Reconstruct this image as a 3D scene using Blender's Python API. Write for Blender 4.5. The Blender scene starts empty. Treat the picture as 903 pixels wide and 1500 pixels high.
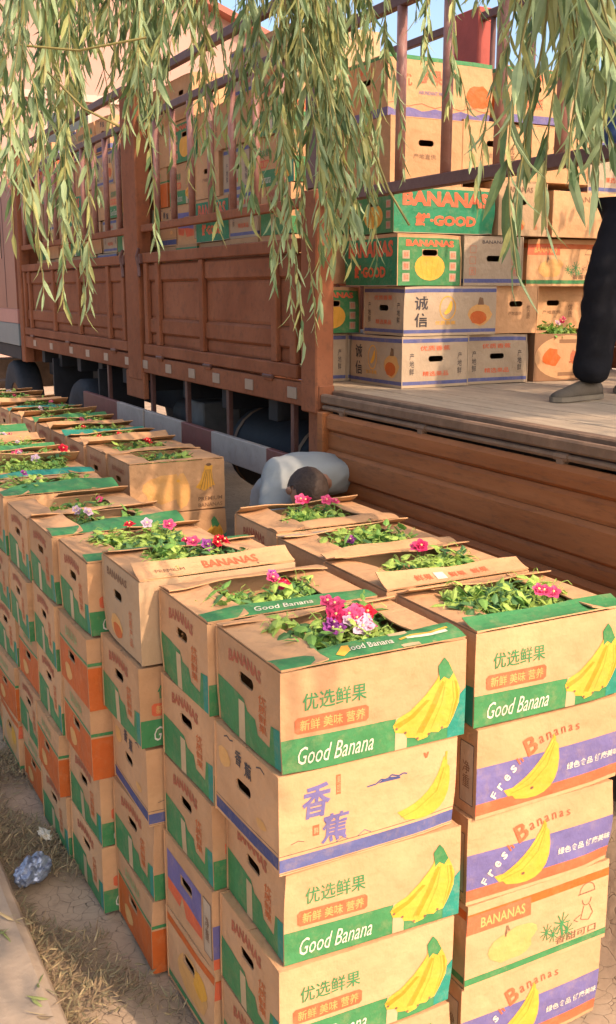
import bpy, bmesh, math, random
from mathutils import Vector, Matrix, Euler, noise
from mathutils.geometry import tessellate_polygon
R = math.radians
rnd = random.Random(7)
scn = bpy.context.scene
C = scn.collection

# ------------------------------------------------------------------ camera, sky, sun, exposure
cam_d = bpy.data.cameras.new("camera"); cam = bpy.data.objects.new("camera", cam_d); C.objects.link(cam)
cam.location = (0, 0, 2.26)
cam.rotation_euler = (R(90 - 12.2), 0, R(-27.5))
cam_d.sensor_fit = 'VERTICAL'; cam_d.sensor_height = 24; cam_d.lens = 24.0 * 1500 / 1500
cam_d.clip_start = 0.05; cam_d.clip_end = 1500
scn.camera = cam
SUN = Vector((0.20, -0.70, 0.62)).normalized()
w = bpy.data.worlds.new("World"); scn.world = w; w.use_nodes = True
sky = w.node_tree.nodes.new('ShaderNodeTexSky'); sky.sky_type = 'NISHITA'; sky.sun_disc = False
sky.sun_elevation = math.asin(SUN.z); sky.sun_rotation = math.atan2(SUN.x, SUN.y)
sky.air_density = 1.0; sky.dust_density = 4.0; sky.ozone_density = 1.0
bg = w.node_tree.nodes['Background']; w.node_tree.links.new(sky.outputs[0], bg.inputs[0]); bg.inputs[1].default_value = 0.15
sl = bpy.data.lights.new("sun", 'SUN'); sl.energy = 2.0; sl.angle = R(0.5); sl.color = (1.0, 0.77, 0.58)
so = bpy.data.objects.new("sun", sl); C.objects.link(so); so.rotation_euler = SUN.to_track_quat('Z', 'Y').to_euler()
scn.view_settings.view_transform = 'Standard'; scn.view_settings.look = 'None'; scn.view_settings.exposure = 1.14; scn.view_settings.gamma = 1
scn.cycles.max_bounces = 6; scn.cycles.transparent_max_bounces = 4
try: scn.cycles.use_denoising = True
except Exception: pass

# ------------------------------------------------------------------ materials
MATS = {}
def mat(name, col, rough=0.8, var=0.12, scale=6.0, bump=0.15, bscale=40.0, col2=None, trans=0.0, metal=0.0, spec=0.3, wear=None, wearamt=0.35, stretch=None, rand=0.0):
    if name in MATS: return MATS[name]
    m = bpy.data.materials.new(name); m.use_nodes = True; nt = m.node_tree; n = nt.nodes; l = nt.links
    b = n['Principled BSDF']; b.inputs['Roughness'].default_value = rough; b.inputs['Metallic'].default_value = metal
    b.inputs['Specular IOR Level'].default_value = spec
    tc = n.new('ShaderNodeTexCoord'); mp = n.new('ShaderNodeMapping'); l.new(tc.outputs['Object'], mp.inputs[0])
    if stretch: mp.inputs['Scale'].default_value = stretch
    oi = n.new('ShaderNodeObjectInfo'); ad = n.new('ShaderNodeVectorMath'); ad.operation = 'MULTIPLY_ADD'
    l.new(oi.outputs['Random'], ad.inputs[0]); ad.inputs[1].default_value = (17, 31, 23); l.new(mp.outputs[0], ad.inputs[2])
    nz = n.new('ShaderNodeTexNoise'); nz.inputs['Scale'].default_value = scale; nz.inputs['Detail'].default_value = 6; nz.inputs['Roughness'].default_value = 0.6
    l.new(ad.outputs[0], nz.inputs['Vector'])
    rp = n.new('ShaderNodeValToRGB'); l.new(nz.outputs[0], rp.inputs[0])
    rp.color_ramp.elements[0].position = 0.3; rp.color_ramp.elements[1].position = 0.72
    c2 = col2 or tuple(min(1, c * (1 + var)) for c in col); c1 = tuple(c * (1 - var) for c in col)
    rp.color_ramp.elements[0].color = (*c1, 1); rp.color_ramp.elements[1].color = (*c2, 1)
    out = rp.outputs[0]
    if wear:
        nw = n.new('ShaderNodeTexNoise'); nw.inputs['Scale'].default_value = 22; nw.inputs['Detail'].default_value = 8; nw.inputs['Roughness'].default_value = 0.75
        l.new(ad.outputs[0], nw.inputs['Vector'])
        mr = n.new('ShaderNodeMapRange'); mr.inputs[1].default_value = 0.5; mr.inputs[2].default_value = 0.75; mr.inputs[4].default_value = wearamt; l.new(nw.outputs[0], mr.inputs[0])
        mx = n.new('ShaderNodeMix'); mx.data_type = 'RGBA'; l.new(mr.outputs[0], mx.inputs[0]); l.new(out, mx.inputs[6]); mx.inputs[7].default_value = (*wear, 1)
        out = mx.outputs[2]
    if rand:
        hs = n.new('ShaderNodeHueSaturation'); mr2 = n.new('ShaderNodeMapRange'); l.new(oi.outputs['Random'], mr2.inputs[0])
        mr2.inputs[3].default_value = 1 - rand; mr2.inputs[4].default_value = 1 + rand; l.new(mr2.outputs[0], hs.inputs['Value']); l.new(out, hs.inputs['Color'])
        out = hs.outputs[0]
    l.new(out, b.inputs['Base Color'])
    if bump:
        nb = n.new('ShaderNodeTexNoise'); nb.inputs['Scale'].default_value = bscale; nb.inputs['Detail'].default_value = 5; l.new(ad.outputs[0], nb.inputs['Vector'])
        bp = n.new('ShaderNodeBump'); bp.inputs['Strength'].default_value = bump; bp.inputs['Distance'].default_value = 0.01 if bscale > 10 else 0.035; l.new(nb.outputs[0], bp.inputs['Height']); l.new(bp.outputs[0], b.inputs['Normal'])
    if trans:
        tr = n.new('ShaderNodeBsdfTranslucent'); l.new(out, tr.inputs[0]); ms = n.new('ShaderNodeMixShader'); ms.inputs[0].default_value = trans
        l.new(b.outputs[0], ms.inputs[1]); l.new(tr.outputs[0], ms.inputs[2]); l.new(ms.outputs[0], n['Material Output'].inputs[0])
    MATS[name] = m; return m
CARD = (0.55, 0.298, 0.142)
card = mat('cardboard', CARD, 0.85, 0.12, 5, 0.5, 9, rand=0.10, wear=(0.40, 0.205, 0.08), wearamt=0.35)
card_in = mat('cardboard_inside', (0.40, 0.25, 0.125), 0.9, 0.12, 6, 0.2, 60)
card_pale = mat('cardboard_pale', (0.44, 0.32, 0.21), 0.85, 0.08, 5, 0.5, 9, rand=0.08)
card_grey = mat('cardboard_grey', (0.47, 0.30, 0.165), 0.85, 0.08, 5, 0.5, 9, rand=0.08)
card_dark = mat('cardboard_dark', (0.27, 0.14, 0.07), 0.85, 0.1, 5, 0.2, 50)
def ink(name, c, rough=0.6, amt=0.3): return mat(name, c, rough, 0.10, 9, 0.5, 9, wear=(0.48, 0.30, 0.14), wearamt=amt, spec=0.4)
green = ink('green_ink', (0.05, 0.205, 0.065)); dgreen = ink('deep_green_ink', (0.02, 0.20, 0.085), amt=0.2)
teal = ink('teal_ink', (0.02, 0.22, 0.15)); yellow = ink('yellow_ink', (0.76, 0.36, 0.04), amt=0.2); yel2 = ink('ochre_ink', (0.58, 0.29, 0.03), amt=0.2)
orange = ink('orange_ink', (0.55, 0.11, 0.015), amt=0.25); coral = ink('coral_ink', (0.66, 0.12, 0.045), amt=0.3); redbrown = ink('red_brown_ink', (0.42, 0.11, 0.05), amt=0.3)
blue = ink('blue_ink', (0.10, 0.105, 0.24)); purple = ink('violet_blue_ink', (0.15, 0.12, 0.27)); dblue = ink('navy_ink', (0.05, 0.06, 0.16), amt=0.3)
dark = ink('black_ink', (0.05, 0.042, 0.045), amt=0.3); brownink = ink('brown_ink', (0.20, 0.10, 0.05), amt=0.3); white = ink('white_ink', (0.66, 0.58, 0.44), amt=0.15)
lorange = ink('light_orange_ink', (0.66, 0.33, 0.10), amt=0.4); pgreen = ink('pale_green_ink', (0.30, 0.40, 0.16), amt=0.5); tape = mat('packing_tape', (0.52, 0.36, 0.19), 0.3, 0.1, 12, 0.2, 30, spec=0.6)
hole_dark = mat('hole_dark', (0.02, 0.015, 0.01), 1, 0, 1, 0)
ochre = ink('deep_yellow_ink', (0.66, 0.245, 0.015), amt=0.25)
INK = dict(ochre=ochre, green=green, dgreen=dgreen, teal=teal, yellow=yellow, yel2=yel2, orange=orange, coral=coral, redbrown=redbrown, blue=blue, purple=purple, dblue=dblue,
           dark=dark, brown=brownink, white=white, lorange=lorange, pgreen=pgreen, tape=tape, card=card, pale=card_pale, cdark=card_dark)
truck_paint = mat('rusty_red_paint', (0.26, 0.082, 0.034), 0.8, 0.22, 2.2, 0.3, 14, wear=(0.11, 0.055, 0.032), wearamt=0.75, col2=(0.31, 0.115, 0.055), spec=.15)
truck_dark = mat('dark_brown_paint', (0.12, 0.052, 0.04), 0.55, 0.2, 4, 0.2, 30, wear=(0.22, 0.14, 0.10), wearamt=0.4)
gate_paint = mat('orange_brown_paint', (0.33, 0.105, 0.030), 0.65, 0.2, 2.2, 0.25, 18, wear=(0.13, 0.06, 0.03), wearamt=0.8, stretch=(1, 0.35, 2.2), col2=(0.42, 0.155, 0.055), spec=.2)
worn_steel = mat('worn_steel', (0.21, 0.125, 0.075), 0.75, 0.25, 8, 0.2, 40, wear=(0.14, 0.07, 0.04), wearamt=0.6)
under = mat('undercarriage_black', (0.018, 0.018, 0.021), 0.7, 0.3, 5, 0.2, 40)
rubber = mat('tyre_rubber', (0.035, 0.036, 0.04), 0.85, 0.2, 8, 0.3, 60)
floorwood = mat('deck_wood', (0.40, 0.30, 0.20), 0.8, 0.2, 4, 0.3, 40, stretch=(6, 1, 1), wear=(0.2, 0.14, 0.09), wearamt=0.5)
white_band = mat('dusty_white_band', (0.40, 0.34, 0.29), 0.5, 0.15, 6, 0.1, 30, wear=(0.25, 0.17, 0.12), wearamt=0.5)
red_band = mat('dull_red_band', (0.20, 0.07, 0.055), 0.5, 0.15, 6, 0.1, 30, wear=(0.2, 0.13, 0.1), wearamt=0.5)
reflector = mat('reflector_white', (0.27, 0.20, 0.15), 0.35, 0.1, 20, 0.0)
glass = mat('dark_glass', (0.03, 0.035, 0.04), 0.08, 0.1, 2, 0)
leaf_m = [mat('willow_leaf', (0.13, 0.20, 0.075), 0.5, 0.3, 3, 0, trans=0.35, spec=0.4),
          mat('willow_leaf_pale', (0.34, 0.43, 0.21), 0.5, 0.25, 3, 0, trans=0.35, spec=0.4),
          mat('willow_leaf_yellow', (0.42, 0.42, 0.15), 0.5, 0.25, 3, 0, trans=0.35, spec=0.4)]
twig_m = mat('willow_twig', (0.22, 0.18, 0.06), 0.7, 0.2, 10, 0.1)
bark_m = mat('willow_bark', (0.13, 0.10, 0.075), 0.95, 0.3, 6, 1.0, 25, stretch=(1, 1, .3))
pl_m = [mat('seedling_leaf', (0.20, 0.37, 0.08), 0.5, 0.25, 14, 0, trans=0.3), mat('seedling_leaf_light', (0.42, 0.56, 0.12), 0.5, 0.2, 14, 0, trans=0.3),
        mat('seedling_leaf_deep', (0.10, 0.21, 0.07), 0.5, 0.25, 14, 0, trans=0.25)]
fl_m = dict(pink=mat('pink_petal', (0.78, 0.10, 0.24), 0.6, 0.15, 20, 0, trans=0.3), magenta=mat('magenta_petal', (0.62, 0.03, 0.13), 0.6, 0.15, 20, 0, trans=0.3),
            red=mat('red_petal', (0.70, 0.02, 0.045), 0.6, 0.15, 20, 0, trans=0.3), pale=mat('pale_lilac_petal', (0.70, 0.50, 0.60), 0.6, 0.12, 20, 0, trans=0.3),
            purple=mat('purple_petal', (0.42, 0.09, 0.36), 0.6, 0.15, 20, 0, trans=0.3))
flc = mat('flower_throat', (0.7, 0.6, 0.25), 0.6, 0.1, 20, 0)
soil = mat('potting_soil', (0.035, 0.025, 0.018), 1, 0.3, 40, 0.6, 80)
pot_m = mat('black_tray_plastic', (0.02, 0.02, 0.022), 0.4, 0.1, 5, 0)

# ------------------------------------------------------------------ mesh helper
class MB:
    def __init__(s): s.v = []; s.f = []; s.m = []; s.mats = []
    def mi(s, m):
        if m not in s.mats: s.mats.append(m)
        return s.mats.index(m)
    def add(s, vs, fs, m):
        b = len(s.v); s.v += [tuple(p) for p in vs]; k = s.mi(m)
        for f in fs: s.f.append([b + i for i in f]); s.m.append(k)
    def box(s, x0, x1, y0, y1, z0, z1, m, bev=0.0):
        if bev <= 0:
            vs = [(x, y, z) for z in (z0, z1) for y in (y0, y1) for x in (x0, x1)]
            s.add(vs, [(0, 2, 3, 1), (4, 5, 7, 6), (0, 1, 5, 4), (2, 6, 7, 3), (0, 4, 6, 2), (1, 3, 7, 5)], m); return
        bm = bmesh.new(); bmesh.ops.create_cube(bm, size=1)
        for v in bm.verts: v.co = Vector(((x0 + x1) / 2 + v.co.x * (x1 - x0), (y0 + y1) / 2 + v.co.y * (y1 - y0), (z0 + z1) / 2 + v.co.z * (z1 - z0)))
        bmesh.ops.bevel(bm, geom=bm.edges[:], offset=bev, segments=1, affect='EDGES')
        s.bm(bm, m)
    def bm(s, bm, m, M=None):
        bm.verts.index_update()
        s.add([(M @ v.co if M else v.co) for v in bm.verts], [[v.index for v in f.verts] for f in bm.faces], m); bm.free()
    def tube(s, pts, r, m, n=6, caps=True):
        pts = [Vector(p) for p in pts]; rs = r if isinstance(r, (list, tuple)) else [r] * len(pts)
        vs = []; fs = []; a = None
        for i, p in enumerate(pts):
            d = (pts[min(i + 1, len(pts) - 1)] - pts[max(i - 1, 0)]).normalized()
            if a is None: a = d.orthogonal().normalized()
            a = (a - d * a.dot(d)).normalized(); b = d.cross(a)
            for k in range(n):
                t = 2 * math.pi * k / n; vs.append(p + (a * math.cos(t) + b * math.sin(t)) * rs[i])
        for i in range(len(pts) - 1):
            for k in range(n): fs.append((i * n + k, i * n + (k + 1) % n, (i + 1) * n + (k + 1) % n, (i + 1) * n + k))
        if caps: fs.append(list(range(n))[::-1]); fs.append([(len(pts) - 1) * n + k for k in range(n)])
        s.add(vs, fs, m)
    def lathe(s, prof, o, axis, m, n=24):
        ax = Vector(axis).normalized(); a = ax.orthogonal().normalized(); b = ax.cross(a); o = Vector(o); vs = []; fs = []
        for (r, h) in prof:
            for k in range(n): t = 2 * math.pi * k / n; vs.append(o + ax * h + (a * math.cos(t) + b * math.sin(t)) * r)
        for i in range(len(prof) - 1):
            for k in range(n): fs.append((i * n + k, i * n + (k + 1) % n, (i + 1) * n + (k + 1) % n, (i + 1) * n + k))
        s.add(vs, fs, m)
    def mesh(s, name, smooth=False):
        me = bpy.data.meshes.new(name); me.from_pydata(s.v, [], s.f)
        for m in s.mats: me.materials.append(m)
        me.polygons.foreach_set('material_index', s.m)
        if smooth: me.polygons.foreach_set('use_smooth', [True] * len(me.polygons))
        me.update(); return me
    def build(s, name, parent=None, smooth=False, loc=None): return obj(name, s.mesh(name, smooth), parent, loc)
def obj(name, me, parent=None, loc=None):
    o = bpy.data.objects.new(name, me); C.objects.link(o)
    if parent: o.parent = parent
    if loc: o.location = loc
    return o
def tag(o, label=None, cat=None, group=None, kind=None):
    if label: o['label'] = label
    if cat: o['category'] = cat
    if group: o['group'] = group
    if kind: o['kind'] = kind
    return o
def thing(name, label, cat, loc=(0, 0, 0), rz=0, group=None):
    o = bpy.data.objects.new(name, None); C.objects.link(o); o.location = loc; o.rotation_euler = (0, 0, rz); o.empty_display_size = 0.1
    return tag(o, label, cat, group)
def bxp(name, parent, m, x0, x1, y0, y1, z0, z1, bev=0.004):
    b = MB(); b.box(x0, x1, y0, y1, z0, z1, m, bev); return b.build(name, parent)

# ------------------------------------------------------------------ ground (structure)
def ground_z(x, y):
    t = min(1, max(0, (x - 2.28) / 0.35)); return 0.4 * t * t * (3 - 2 * t)
def mat_ground():
    m = mat('dry_mud', (0.40, 0.285, 0.185), 0.95, 0.2, 2.5, 0.35, 30, wear=(0.20, 0.14, 0.09), wearamt=0.6)
    nt = m.node_tree; n = nt.nodes; l = nt.links; b = n['Principled BSDF']
    vo = n.new('ShaderNodeTexVoronoi'); vo.feature = 'DISTANCE_TO_EDGE'; vo.inputs['Scale'].default_value = 17
    tc = n.new('ShaderNodeTexCoord'); nz = n.new('ShaderNodeTexNoise'); nz.inputs['Scale'].default_value = 9
    l.new(tc.outputs['Object'], nz.inputs['Vector']); ad = n.new('ShaderNodeVectorMath'); ad.operation = 'MULTIPLY_ADD'
    l.new(nz.outputs['Color'], ad.inputs[0]); ad.inputs[1].default_value = (.10, .10, .10); l.new(tc.outputs['Object'], ad.inputs[2]); l.new(ad.outputs[0], vo.inputs['Vector'])
    mr = n.new('ShaderNodeMapRange'); mr.inputs[1].default_value = 0.0; mr.inputs[2].default_value = 0.025; l.new(vo.outputs['Distance'], mr.inputs[0])
    bp = n.new('ShaderNodeBump'); bp.inputs['Strength'].default_value = 0.45; bp.inputs['Distance'].default_value = 0.02; l.new(mr.outputs[0], bp.inputs['Height'])
    old = b.inputs['Normal'].links[0].from_node; l.new(old.outputs[0], bp.inputs['Normal']); l.new(bp.outputs[0], b.inputs['Normal'])
    src = b.inputs['Base Color'].links[0].from_socket; mx = n.new('ShaderNodeMix'); mx.data_type = 'RGBA'
    l.new(mr.outputs[0], mx.inputs[0]); mx.inputs[6].default_value = (0.20, 0.145, 0.095, 1); l.new(src, mx.inputs[7]); l.new(mx.outputs[2], b.inputs['Base Color'])
    return m
g = MB(); xs = [-400, -100, -30, -10, -4, -1] + [0 + i * 0.08 for i in range(0, 36)] + [3.2, 5, 8, 15, 40, 120, 400]
ys = [-400, -100, -30, -8, -2, 0, 1] + [1.4 + i * 0.08 for i in range(70)] + [7.2, 8, 10, 14, 20, 40, 120, 400]
vs = []
for y in ys:
    for x in xs:
        z = ground_z(x, y) - 0.02
        if 0 < x < 1.0 and 1.4 < y < 7: z += 0.018 * noise.noise(Vector((x * 5, y * 5, 0)))
        vs.append((x, y, z - 0.002))
nx = len(xs); g.add(vs, [(j * nx + i, j * nx + i + 1, (j + 1) * nx + i + 1, (j + 1) * nx + i) for j in range(len(ys) - 1) for i in range(nx - 1)], mat_ground())
# support so that bottom boxes rest on ground
tag(g.build('ground', smooth=True), kind='structure')
kerb_m = mat('concrete_kerb', (0.36, 0.27, 0.19), 0.9, 0.12, 5, 0.3, 40, wear=(0.26, 0.19, 0.13), wearamt=0.4)
k = MB(); npt = 40; vs = []; fs = []
prof = [(-.9, -.05), (-.9, .085), (-.03, .095), (0.0, .08), (.012, .06), (.018, -.05)]
for j in range(npt):
    y = -2 + j * 0.3
    for (px, pz) in prof: vs.append((0.60 + px + 0.008 * noise.noise(Vector((y * 2, px, 0))), y, pz + 0.004 * noise.noise(Vector((y * 3, px * 5, 4)))))
n_ = len(prof); fs = [(j * n_ + i, (j + 1) * n_ + i, (j + 1) * n_ + i + 1, j * n_ + i + 1) for j in range(npt - 1) for i in range(n_ - 1)]
k.add(vs, fs, kerb_m); tag(k.build('kerb', smooth=False), kind='structure')

# ------------------------------------------------------------------ dry litter, wrapper
straw = [mat('straw', (0.42, 0.31, 0.16), 0.9, 0.2, 8, 0), mat('dry_leaf', (0.24, 0.165, 0.09), 0.9, 0.2, 8, 0), mat('grey_leaf', (0.22, 0.18, 0.095), 0.9, 0.2, 8, 0), mat('green_litter', (0.22, 0.24, 0.08), 0.9, 0.2, 8, 0)]
def leaf_geo(base, d, side, L, W, curl):
    d = Vector(d).normalized(); side = Vector(side); side = (side - d * side.dot(d)).normalized(); up = side.cross(d)
    b = Vector(base); P = lambda t, s_, u: b + d * (L * t) + side * (W * s_) + up * (L * curl * t * t + W * u)
    return [P(0, 0, 0), P(.3, -.5, .12), P(.3, 0, -.05), P(.3, .5, .12), P(.68, -.38, .1), P(.68, 0, -.04), P(.68, .38, .1), P(1, 0, 0)], \
           [(0, 2, 1), (0, 3, 2), (1, 2, 5, 4), (2, 3, 6, 5), (4, 5, 7), (5, 6, 7)]
lt = MB()
for i in range(30000):
    y = 1.9 + 5.2 * rnd.random() ** 1.3
    x = rnd.uniform(0.62, 1.02) - (0.0 if y < 4 else 0.0)
    dens = noise.noise(Vector((x * 3.5, y * 2.2, 3))) + (0.28 - (x - .62) * 1.6)
    if y < 3.2: dens -= (x - .62) * .9
    if rnd.random() > 0.47 + dens * 1.6: continue
    a = rnd.gauss(0.6, 0.9); d = (math.cos(a), math.sin(a), rnd.uniform(-.05, .25))
    v_, f_ = leaf_geo((x, y, 0.0 + rnd.random() * .02), d, (-d[1], d[0], rnd.uniform(-.7, .7)), rnd.uniform(.015, .06), rnd.uniform(.002, .008), rnd.uniform(-.6, .6))
    lt.add(v_, f_, rnd.choice(straw[:3] + straw[1:3] * 2))
for i in range(900):   # on the kerb
    x = rnd.uniform(-.05, .6); y = rnd.uniform(1.6, 3.6)
    if noise.noise(Vector((x * 5, y * 4, 9))) < 0.12: continue
    a = rnd.uniform(0, 6.3); d = (math.cos(a), math.sin(a), rnd.uniform(-.02, .2))
    v_, f_ = leaf_geo((x, y, 0.095 + rnd.random() * .012), d, (-d[1], d[0], rnd.uniform(-.5, .5)), rnd.uniform(.03, .09), rnd.uniform(.004, .014), rnd.uniform(-.3, .5))
    lt.add(v_, f_, rnd.choice(straw))
tag(lt.build('fallen_leaves'), 'dry straw and fallen willow leaves along the foot of the boxes', 'leaf litter', kind='stuff')
foil = mat('blue_foil', (0.09, 0.13, 0.25), 0.3, 0.35, 26, 0.4, 60, metal=0.3, col2=(0.45, 0.50, 0.60), spec=0.6)
bm = bmesh.new(); bmesh.ops.create_icosphere(bm, subdivisions=4, radius=1)
for v in bm.verts:
    p = v.co.copy(); nn = noise.noise(p * 2.3) * .35 + abs(noise.noise(p * 6)) * .22 + abs(noise.noise(p * 13)) * .12
    v.co = Vector((p.x * (.055 + .03 * nn), p.y * .085 * (1 + .5 * nn), max(-.6, p.z) * .045 * (1 + 1.8 * nn)))
f = MB(); f.bm(bm, foil, Matrix.Translation((0.72, 3.72, 0.035)) @ Matrix.Rotation(R(-50), 4, 'Z'))
tag(f.build('crumpled_wrapper'), 'crumpled silvery blue wrapper lying on dry straw beside the kerb', 'litter')
bm = bmesh.new(); bmesh.ops.create_icosphere(bm, subdivisions=3, radius=1)
for v in bm.verts:
    p = v.co.copy(); v.co = Vector((p.x * .028, p.y * .05, p.z * .012)) * (1 + .6 * noise.noise(p * 3))
f = MB(); f.bm(bm, white, Matrix.Translation((0.835, 4.0, 0.02)) @ Matrix.Rotation(R(20), 4, 'Y'))
tag(f.build('paper_scrap'), 'small white paper scrap on the ground at the foot of the boxes', 'litter')

# ------------------------------------------------------------------ lettering (cached)
TXT = {}
def text_geo(s, bold=0.0, shear=0.0, res=2):
    key = (s, bold, shear)
    if key in TXT: return TXT[key]
    c = bpy.data.curves.new('t', 'FONT'); c.body = s; c.resolution_u = res; c.offset = bold; c.shear = shear
    o = bpy.data.objects.new('t', c); C.objects.link(o); dg = bpy.context.evaluated_depsgraph_get()
    me = bpy.data.meshes.new_from_object(o.evaluated_get(dg)); vs = [(v.co.x, v.co.y) for v in me.vertices]; fs = [list(p.vertices) for p in me.polygons]
    bpy.data.objects.remove(o); bpy.data.curves.remove(c); bpy.data.meshes.remove(me)
    x0 = min(v[0] for v in vs); x1 = max(v[0] for v in vs); y0 = min(v[1] for v in vs); y1 = max(v[1] for v in vs)
    TXT[key] = ([((x - x0) / (x1 - x0), (y - y0) / (y1 - y0)) for x, y in vs], fs); return TXT[key]
def tess(p2):
    out = []
    for t in tessellate_polygon([[Vector((x, y, 0)) for x, y in p2]]):
        a, b, c = [p2[i] for i in t]; ar = (b[0] - a[0]) * (c[1] - a[1]) - (b[1] - a[1]) * (c[0] - a[0])
        out.append(list(t) if ar > 0 else list(t)[::-1])
    return out
class Face:   # a flat printed side: u,v in 0..1
    def __init__(s, mb, fn, L, H): s.mb = mb; s.fn = fn; s.L = L; s.H = H
    def poly(s, pts, m, k=1):
        n = len(pts)
        if n == 4 or n == 3: s.mb.add([s.fn(u, v, k) for u, v in pts], [list(range(n))], INK[m]); return
        s.mb.add([s.fn(u, v, k) for u, v in pts], tess([(u * s.L, v * s.H) for u, v in pts]), INK[m])
    def rect(s, u0, v0, u1, v1, m, k=1): s.poly([(u0, v0), (u1, v0), (u1, v1), (u0, v1)], m, k)
    def text(s, t, u0, v0, u1, v1, m, k=2, bold=0.0, shear=0.0, warp=None):
        vs, fs = text_geo(t, bold, shear); P = []
        for a, b in vs:
            u = u0 + (u1 - u0) * a; v = v0 + (v1 - v0) * b
            if warp: u, v = warp(a, b)
            P.append(s.fn(u, v, k))
        s.mb.add(P, fs, INK[m])
    def blob(s, cu, cv, ru, rv, m, k=1, n=14, j=0.0, seed=0):
        r = random.Random(seed); s.poly([(cu + ru * math.cos(t * 6.2832 / n) * (1 + r.uniform(-j, j)), cv + rv * math.sin(t * 6.2832 / n) * (1 + r.uniform(-j, j))) for t in range(n)], m, k)
    def line(s, pts, wd, m, k=1):
        for (a, b) in zip(pts, pts[1:]):
            dx = (b[0] - a[0]) * s.L; dy = (b[1] - a[1]) * s.H; d = math.hypot(dx, dy) or 1; nx_ = -dy / d * wd / s.L; ny_ = dx / d * wd / s.H
            s.poly([(a[0] - nx_, a[1] - ny_), (b[0] - nx_, b[1] - ny_), (b[0] + nx_, b[1] + ny_), (a[0] + nx_, a[1] + ny_)], m, k)
def flip(q): return q
BAN = [(.86, .80), (.90, .79), (.945, .60), (.965, .50), (.96, .36), (.93, .22), (.90, .12), (.86, .115), (.845, .09), (.80, .11), (.78, .065), (.73, .05), (.71, .09), (.665, .11), (.65, .16), (.60, .185), (.585, .26), (.61, .33), (.68, .38), (.76, .50), (.81, .60), (.835, .66)]
def finger(F, a, b, bow, wd, m, k=1, n=8):   # one banana
    (u0, v0), (u1, v1) = a, b; L, H = F.L, F.H; up = []; lo = []
    for i in range(n + 1):
        t = i / n; x = u0 * L + (u1 - u0) * L * t; y = v0 * H + (v1 - v0) * H * t; dx = (u1 - u0) * L; dy = (v1 - v0) * H; d = math.hypot(dx, dy)
        nx_, ny_ = -dy / d, dx / d; o = bow * 4 * t * (1 - t); w2 = wd * (0.25 + 0.75 * math.sin(math.pi * min(1, max(0, t * .9 + .07))) ** .6)
        up.append(((x + nx_ * (o + w2)) / L, (y + ny_ * (o + w2)) / H)); lo.append(((x + nx_ * (o - w2)) / L, (y + ny_ * (o - w2)) / H))
    F.poly(lo + up[::-1], m, k)
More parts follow.
